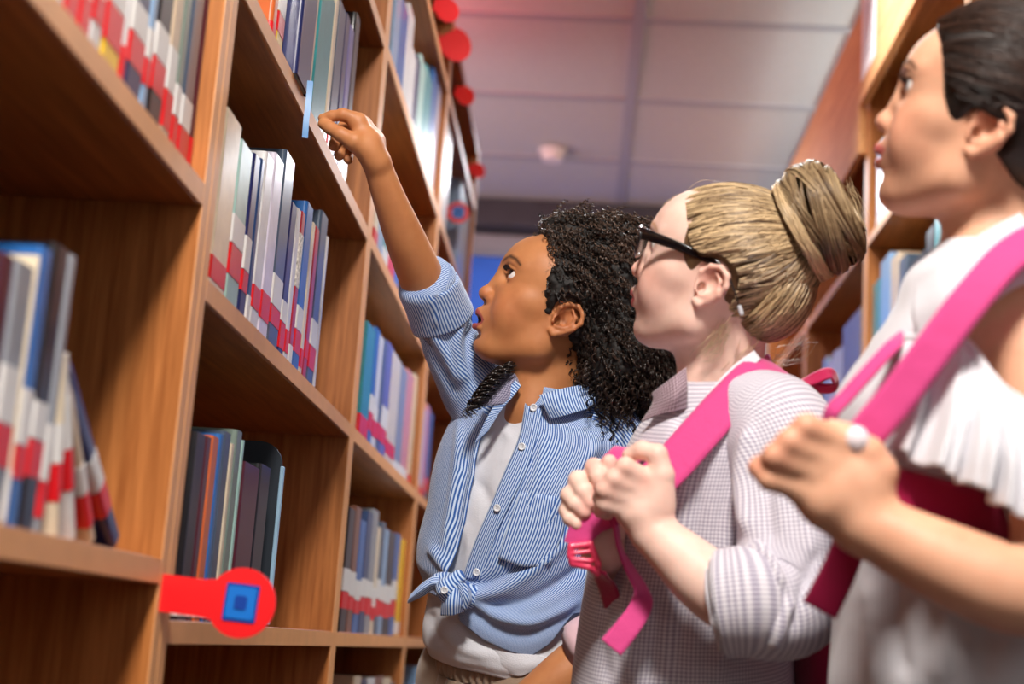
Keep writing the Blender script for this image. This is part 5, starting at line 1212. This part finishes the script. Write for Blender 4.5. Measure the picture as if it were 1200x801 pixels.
S = Sdf(); bk_ = lambda x, y, dd=0: P(x, y, 1.384+dd); S.chain([bk_(669, 640), bk_(692, 637), bk_(697, 650), bk_(701, 660), bk_(700, 672, .006), bk_(690, 664), bk_(671, 660), bk_(668, 650), bk_(669, 640)], [.0032]*9, .001); S.cone(bk_(670, 648, -.001), bk_(690, 646, -.001), .0022, .0022, .001); S.cone(bk_(670, 655, -.001), bk_(692, 657, -.001), .0028, .0028, .001)
V, Q = S.mesh(.0012); np_mesh('buckle', toW(V), Q, M_CORAL, None)
ribbon('strap_webbing', [(698, 668, 1.39), (712, 690, 1.42), (735, 760, 1.46), (790, 830, 1.52)], .022, M_MAG, None, nrm_hint=(-.5, .1, .8))
ribbon('loose_strap_end', [(714, 596, 1.393, .012), (722, 614, 1.39, .013), (727, 640, 1.388, .014), (737, 662, 1.384, .016), (752, 690, 1.378, .019), (751, 710, 1.374, .021), (735, 735, 1.366, .023), (716, 758, 1.36, .024)], .02, M_PINK, None, nr=80, nrm_hint=[(.9, .2, .4), (.9, .2, .4), (.9, .1, .3), (.8, .3, .5), (.7, .2, .7), (-.1, .3, 1), (-.2, .3, 1), (-.2, .3, 1)])
ribbon('haul_loop', [(930, 452, 1.48), (950, 444, 1.472), (972, 436, 1.47), (980, 446, 1.475), (972, 456, 1.48), (950, 454, 1.483), (932, 455, 1.487)], .018, M_MAG, None, nr=60, nrm_hint=[(0, 1, .5), (0, 1, .6), (0, .9, .6), (1, 0, .5), (0, -1, .6), (0, -1, .6), (0, -1, .5)])
adopt(bp, names0)
# ================================================================== girl three: dark hair, white blouse, nearest
names0 = {o.name for o in COL.objects}
g3 = person('smiling dark haired girl in white off-shoulder blouse, nearest on the right', 1130, 600, 1.2)
SK3 = srgb('e2ac8c'); rng = np.random.default_rng(9)
H3 = Head(1143, 158, 1.145, 12, 22, .94)
S = Sdf(); head_sdf(H3, S, mouth=1.5, smile=.9, ears=(1, -1))
S.cone(H3.p(-24, -25, 0), P(1184, 292, 1.20), .036, .040, .02); S.cone(H3.p(0, -45, 0), P(1160, 305, 1.19), .020, .026, .02); S.ell(P(1165, 345, 1.2), (.06, .05, .09), .03)
V, Q = S.mesh(.0022); V = relax(V, Q, 1, .3)
body = [(V, Q, head_paint(H3, V, SK3, srgb('c0605c'), smile=.9, mouth=1.5, blush=srgb('d98a70'), brow=srgb('3a241b'), dark=(.85, .82, .78)))]
S = Sdf(); px_ = lambda x, y, d: P(x, y, d)
S.arm([P(1180, 380, 1.13), P(1204, 410, 1.10), P(1222, 480, 1.075), P(1238, 600, 1.04), P(1240, 690, 1.015)], [.040, .040, .036, .032, .032], .02)
S.arm([P(1240, 692, 1.015), P(1180, 688, 1.01), P(1100, 656, 1.02), P(1012, 612, 1.035)], [.032, .0305, .0275, .0215], .02)
a = lambda x, y, dd=0.0: P(x, y, 1.04+dd)
S.chain([a(1012, 612), a(985, 578), a(968, 552)], [.0210, .0215, .017], .01); S.chain([a(1016, 602), a(1005, 562), a(985, 528)], [.018, .0185, .014], .01); S.chain([a(1004, 612), a(965, 588), a(942, 574)], [.016, .016, .012], .01)
for (m0, p1, p2, p3, r) in (((985, 518, -.004), (945, 500, -.010), (934, 508, .006), (940, 524, .014), .0104), ((972, 538, -.005), (925, 518, -.010), (916, 526, .008), (925, 540, .016), .0104),
                            ((960, 556, -.004), (908, 535, -.009), (900, 545, .008), (910, 556, .016), .0100), ((945, 575, -.002), (902, 562, -.006), (888, 548, .002), (890, 542, .008), .0086)):
    finger(S, [a(*m0), a(*p1), a(*p2), a(*p3)], [r, r*.93, r*.82, r*.72])
S.chain([a(1016, 585, -.004), a(1030, 552, -.006), a(1018, 530, -.006), a(992, 512, -.004), a(975, 503, .004)], [.0150, .0125, .0110, .0095, .0080], .004, .012)
V, Q = S.mesh(.0022); V = relax(V, Q, 1, .3)
body.append((V, Q, knuckle_paint(V, SK3, srgb('dd8a72'), [a(945, 500, -.01), a(925, 518, -.01), a(908, 535, -.01), a(888, 546), a(1025, 545, -.01)], .011)))
# far arm, fist on the other strap, hidden behind the near one
S = Sdf(); S.chain([P(1110, 400, 1.31), P(1100, 560, 1.30), P(1085, 620, 1.26), P(1030, 590, 1.17)], [.036, .031, .028, .019], .012); b = lambda x, y, dd=0.0: P(x, y, 1.16+dd)
S.chain([b(1030, 590), b(1018, 575), b(1010, 560)], [.019, .019, .015], .008)
for i_ in range(4): finger(S, [b(1012+i_*2, 552+i_*9, .006), b(1000+i_*2, 548+i_*9, -.006), b(1006+i_*2, 552+i_*9, -.016), b(1018+i_*2, 556+i_*9, -.016)], [.0088, .0085, .0078, .007])
S.chain([b(1026, 575), b(1028, 552, -.006), b(1020, 540, -.012)], [.011, .009, .0075], .003, .008)
V, Q = S.mesh(.003); body.append((V, Q, np.tile(SK3, (len(V), 1))))
S = Sdf(); S.chain([P(1150, 400, 1.21), P(1130, 520, 1.21), P(1122, 680, 1.21), P(1120, 830, 1.21)], [.055, .068, .066, .072], .03); S.chain([P(1150, 390, 1.25), P(1180, 400, 1.13)], [.04, .04], .03)
hip3 = toW(P(1120, 960, 1.21)); F3 = RM@np.array([-.98, 0, -.2]); S.cone(P(1120, 830, 1.21), P(1120, 960, 1.21), .072, .08, .03); legs(S, hip3, F3, .068, .38)
V, Q = S.mesh(.008); body.append((V, Q, np.tile(SK3, (len(V), 1))))
V, Q, c = joinm(body); np_mesh('body', toW(V), Q, M_SKIN, None, col=c)
eyes(H3, None, '2a1610', look=(2, .15))
S = Sdf(); S.chain([H3.p(*q) for q in crom([(70, -23, -17), (77.5, -24, -8), (79.5, -24.5, 0), (77.5, -24, 8), (70, -23, 17)], 12)], [.0036]*12, .001); V, Q = S.mesh(.0012); np_mesh('teeth', toW(V), Q, plain('f4f1ea', .2, coat=.8), None)
M_DK = hair_mat('dark_hair', '0f0806', '452a1d', .42, strand=True); M_DKB = hair_mat('dark_mass', '0c0705', '1c110c', .5, 200)
lashes(H3, None, plain('0a0605', .5))
k = H3.sc/1000; R = H3.R(); cc, rr = (-13, 46, 0), (92, 84, 78)
S = Sdf(); S.ell(H3.p(*cc), np.array(rr)*k*1.0, .01, 'u', R); S.ell(H3.p(-58, 16, 0), np.array([46, 56, 56])*k, .03, 'u', R)
S.ell(H3.p(96, 14, 0), np.array([70, 88, 120])*k, .015, 's', R); S.ell(H3.p(30, -60, 0), np.array([72, 74, 120])*k, .01, 's', R); S.ell(H3.p(-7, 2, 76), np.array([25, 24, 24])*k, .006, 's', R); S.ell(H3.p(-7, 2, -76), np.array([25, 24, 24])*k, .006, 's', R)
V, Q = S.mesh(.003); N = vnormals(V, Q); hair3 = np_mesh('hair', toW(V), Q, M_DKB, None)
starts = []
for q in (1, -1):
    arc = [(-34, -34, 48), (-38, -10, 62), (-38, 14, 70), (-20, 28, 72), (8, 26, 71), (26, 36, 68), (32, 54, 64), (38, 72, 54), (46, 90, 36), (50, 98, 20), (52, 100, 0)]
    starts.append(crom([(f, u, w_*q) for f, u, w_ in arc], 60))
parts = [slerp_hair(H3, cc, rr, s_, (-104, 30, 0), rng, 1000, lift=1.0, wob=.6, rad=(.0004, .0009)) for s_ in starts]
V, Q, _ = joinm(parts); o = np_mesh('combed_strands', toW(V), Q, M_DK, hair3, col=strand_tone(2000, 12, 12, 3, 0, .8)); o['kind'] = 'stuff'
pt_ = [H3.p(-98, 34, 0), H3.p(-122, 20, 0), H3.p(-132, -20, 0), H3.p(-128, -80, 0), H3.p(-124, -150, 0)]
S = Sdf(); S.chain(pt_, [.024, .028, .032, .030, .012], .02); V, Q = S.mesh(.004); N = vnormals(V, Q); V = V+N*(.002*wnoise(V*90, 4))[:, None]; np_mesh('ponytail', toW(V), Q, M_DKB, hair3)
# ---- blouse
M_BLO = cloth('white_cotton', 'd9d8de', weave=700, bump=.35)
T3 = Torso([(270, 1188, 1.20, .044, .045), (290, 1180, 1.20, .052, .050), (322, 1164, 1.205, .066, .062), (365, 1152, 1.205, .082, .064), (410, 1142, 1.205, .090, .078), (470, 1128, 1.205, .098, .094), (560, 1124, 1.205, .104, .096), (660, 1124, 1.205, .104, .092), (801, 1122, 1.205, .108, .094), (960, 1122, 1.205, .118, .104)], -10, (0, 0))
blouse = full_sheet(T3, 'blouse', 282, 940, M_BLO, off=.007, wrinkle=.0035, wseed=41, wscale=20, fold=[([(1080, 330), (1090, 400), (1060, 480)], .004, 8), ([(1060, 640), (1050, 720), (1060, 800)], .006, 12), ([(1110, 700), (1100, 801)], -.006, 12), ([(1160, 720), (1150, 801)], .006, 12), ([(1020, 680), (1025, 801)], -.004, 8)])
# off-shoulder frill hanging from the armhole
nr, nc = 40, 140; top = crom([P(x, y, d) for x, y, d in ((1062, 396, 1.12), (1094, 396, 1.095), (1132, 402, 1.072), (1158, 436, 1.05), (1185, 462, 1.035), (1240, 486, 1.03), (1290, 470, 1.06))], nc)
bot = crom([P(x, y, d) for x, y, d in ((1018, 505, 1.105), (1060, 535, 1.06), (1105, 553, 1.03), (1150, 574, 1.01), (1192, 603, .995), (1245, 600, .99), (1320, 560, 1.03))], nc)
G = np.array([top*(1-t)+bot*t+np.array([0, 0, .012*math.sin(t*3.1)]) for t in np.linspace(0, 1, nr)]); u = np.linspace(0, 1, nc); t = np.linspace(0, 1, nr)[:, None]
wv = (.009*np.sin(u*44+1.5*np.sin(u*9))+.004*np.sin(u*83+2))[None]*t**.7
G[..., 2] += wv; G[..., 1] += wv*.25; sheet('frill', G, M_BLO, blouse, wrinkle=.0015, wseed=44)
V, Q = tubes(np.array([top]), [.0035], 8, taper=False); np_mesh('frill_binding', toW(V), Q, M_BLO, blouse)
# shoulder yoke from the neck to the armhole
patch('shoulder_yoke', [[(1196, 250, 1.14), (1150, 275, 1.12), (1105, 305, 1.115), (1072, 335, 1.13)], [(1222, 290, 1.10), (1175, 312, 1.085), (1120, 345, 1.085), (1068, 365, 1.115)], [(1240, 320, 1.08), (1190, 336, 1.07), (1140, 372, 1.07), (1075, 400, 1.105)]], M_BLO, blouse, wrinkle=.002, nr=30, nc=40)
M_DEN3 = cloth('light_denim', '7d93b5', weave=500); tl = trouser_legs('trousers', hip3, F3, .062, M_DEN3, None, .12, (.098, .064, .05)); shoes(hip3, F3, .068, 'd9d9de')
adopt(g3, names0)
names0 = {o.name for o in COL.objects}
pw = toW(P(1260, 620, 1.22)); bp = thing('backpack', 'pink backpack worn by the dark haired girl in white', 'backpack', tuple(pw))
S = Sdf(); S.bx(P(1310, 560, 1.23), (.06, .17, .12), .045, .01, 'u', np.array([[.98, 0, -.15], [0, 1, 0], [.15, 0, .98]])); V, Q = S.mesh(.008); np_mesh('bag_body', toW(V), Q, M_MAG, None)
ribbon('shoulder_strap', [(1290, 330, 1.12), (1240, 275, 1.075), (1190, 292, 1.055), (1140, 346, 1.045), (1090, 412, 1.045), (1048, 468, 1.05), (1015, 508, 1.055), (985, 545, 1.065)], .0275, M_PINK, None, thick=.005, nrm_hint=[(.6, .7, .4), (.1, .8, .6), (-.3, .5, .8), (-.4, .3, .87), (-.4, .2, .87), (-.4, .2, .87), (-.3, .2, .9), (-.3, .2, .9)])
ribbon('shoulder_strap', [(1064, 388, 1.16), (1046, 404, 1.13), (1020, 432, 1.12), (993, 462, 1.115), (972, 488, 1.114), (974, 530, 1.13), (1000, 560, 1.16)], .011, M_PINK, None, thick=.004, nrm_hint=(-.4, .2, .9))
ribbon('lower_strap', [(1010, 560, 1.072, .032), (1050, 572, 1.07, .032), (1110, 590, 1.075, .036), (1180, 612, 1.09, .036), (1260, 630, 1.13, .036)], .034, M_MAG, None, thick=.004, nrm_hint=(-.1, .25, 1))
S = Sdf(); S.ell(P(1004, 515, 1.028), (.009, .010, .007), .002); V, Q = S.mesh(.0012); np_mesh('adjuster', toW(V), Q, plain('f5e9ee', .15, coat=1), None)
ribbon('strap_end', [(1005, 575, 1.075, .022), (1000, 620, 1.09, .024), (985, 665, 1.10, .026), (960, 715, 1.11, .028)], .025, M_MAG, None, nrm_hint=(-.3, .1, 1))
adopt(bp, names0)
# ================================================================== shelf markers, notice, ribbon
def onplane_y(px, py, y):
    r = RM@np.array([(px-CX)/F, -(py-CY)/F, -1.]); k = (y-CAM[1])/r[1]; return CAM+k*r
M_REDP = plain('f01c22', .35, coat=.3); M_BL1 = plain('1273d0', .4); M_BL2 = plain('0b3f9c', .4); M_VIO = plain('b9a4dc', .5)
def marker(label, c, r, arm, rz=0.0, tilt=.12, sq=True, group='red round shelf markers', ring=False):
    """red plastic lollipop sign: an arm clipped to the upright and a disc with a blue square"""
    t = thing('shelf_marker', label, 'marker', tuple(c), group); n = 36
    pr = []
    for k in range(n+1):
        a = math.pi+.62-(2*.62)*0-k/n*(2*math.pi-1.24); pr.append((r*math.cos(a), r*math.sin(a)))
    h = r*math.sin(.62); pr += [(-arm, h), (-arm, -h)]
    pr = [(r*math.cos(math.pi-.62-k/n*(2*math.pi-1.24)), r*math.sin(math.pi-.62-k/n*(2*math.pi-1.24))) for k in range(n+1)]+[(-r*1.15, -h*.92), (-arm, -h*.92), (-arm, h*.92), (-r*1.15, h*.92)]
    m = MB().prism(pr, 1, -.0015, .0015); m.build('plate', M_REDP, t, fix=True)
    if sq:
        a = r*.42
        def rr(s_): return [(x*s_*a+math.cos(t_)*a*.16-(.0), z*s_*a*1.12+math.sin(t_)*a*.16) for x, z, t0 in ((1, 1, 0), (-1, 1, 1.57), (-1, -1, 3.14), (1, -1, 4.71)) for t_ in (t0, t0+.78, t0+1.57)]
        if ring: MB().prism(disc(r*.62, 0, 0, 24), 1, -.0022, -.0016).build('inner_disc', M_VIO, t, fix=True)
        MB().prism(rr(1.0), 1, -.0026, -.0016).build('square_border', M_BL2, t, fix=True)
        MB().prism(rr(.82), 1, -.0032, -.0026).build('square', M_BL1, t, fix=True)
        MB().prism(rr(.28), 1, -.0038, -.0032).build('square_centre', M_BL2, t, fix=True)
    t.rotation_euler = (0, tilt, rz); return t
c = onplane_y(283, 706, 1.262); marker('big red round shelf marker with blue square on the lower left shelf', c, .0300, c[0]-XL, 0, .06)
c = onplane_y(537, 249, 3.60); marker('small blurred red marker disc with blue centre beside the raised forearm', c, .0290, max(.05, c[0]-XL), 0, 0, ring=True)
for (x, y, Y, r, ln, lb) in ((533, 52, 3.05, .040, .06, 'big glossy red marker sticking out high at the top of left bookcases'), (524, 12, 2.75, .026, .05, 'red marker cut by the top edge above the left bookcases'), (545, 112, 3.5, .026, .05, 'crimson marker hanging high below the big glossy red one'),
                          (545, 150, 3.9, .018, .03, 'small pale red marker high on the left bookcases'), (560, 200, 4.02, .023, .05, 'farthest red marker against the grey far wall')):
    c = onplane_y(x, y, Y); t = marker(lb, c, r, max(.03, c[0]-XL), .5, .9 if r > .035 else .2, sq=False)
# notice sheet on the header board, with grey lines of illegible print
q = [onplane_x(x, y, XR-.0235) for x, y in ((1016, 46), (1034, 14), (1034, 76), (1017, 98))]
ys = (min(p_[1] for p_ in q[:2]), max(p_[1] for p_ in q[:2])); zs = (2.16, 2.38)
nt = thing('notice_sheet', 'white paper notice stuck on the pale header board at upper right', 'notice', (XR-.0225, sum(ys)/2, 2.27))
MB().box(-.0006, 0, -.085, .085, -.115, .115).build('paper', plain('eeeeee', .7), nt)
m = MB()
for k in range(9): m.box(-.0009, -.0006, -.06+.01*(k % 3), .06, .075-.019*k, .081-.019*k)
o = m.build('print_lines', plain('9a9aa2', .7), nt); nt.location.y = 3.30
# ribbon marker hanging out of the blue book
bk = next(o for o in COL.objects if o.get('label', '').startswith('blue book pulled'))
yb = bk.location.y; xs = XL-.012+.033
pts = [onplane_y(345+.6*math.sin(t*2), 58+t*26, yb) for t in range(4)]
m = MB(); x0 = bk.location.x+.027
pr = [(0, .004), (.002, -.02), (-.001, -.045), (.0015, -.066)]; v = []
for dz in pr: v += [(x0-.0034, yb-.006+dz[0], bk.location.z+dz[1]), (x0+.0034, yb-.005+dz[0], bk.location.z+dz[1])]
v += [(a_, b_+.0006, c_) for a_, b_, c_ in v]
f = []
for k in range(3): f += [(2*k, 2*k+1, 2*k+3, 2*k+2), (8+2*k, 8+2*k+2, 8+2*k+3, 8+2*k+1)]
o = m.add(v, f).build('bookmark_ribbon', plain('5f92c8', .35, coat=.3), None, smooth=True); reparent_here(bk, [o]); o['label'] = 'pale blue ribbon hanging below the shelf edge'
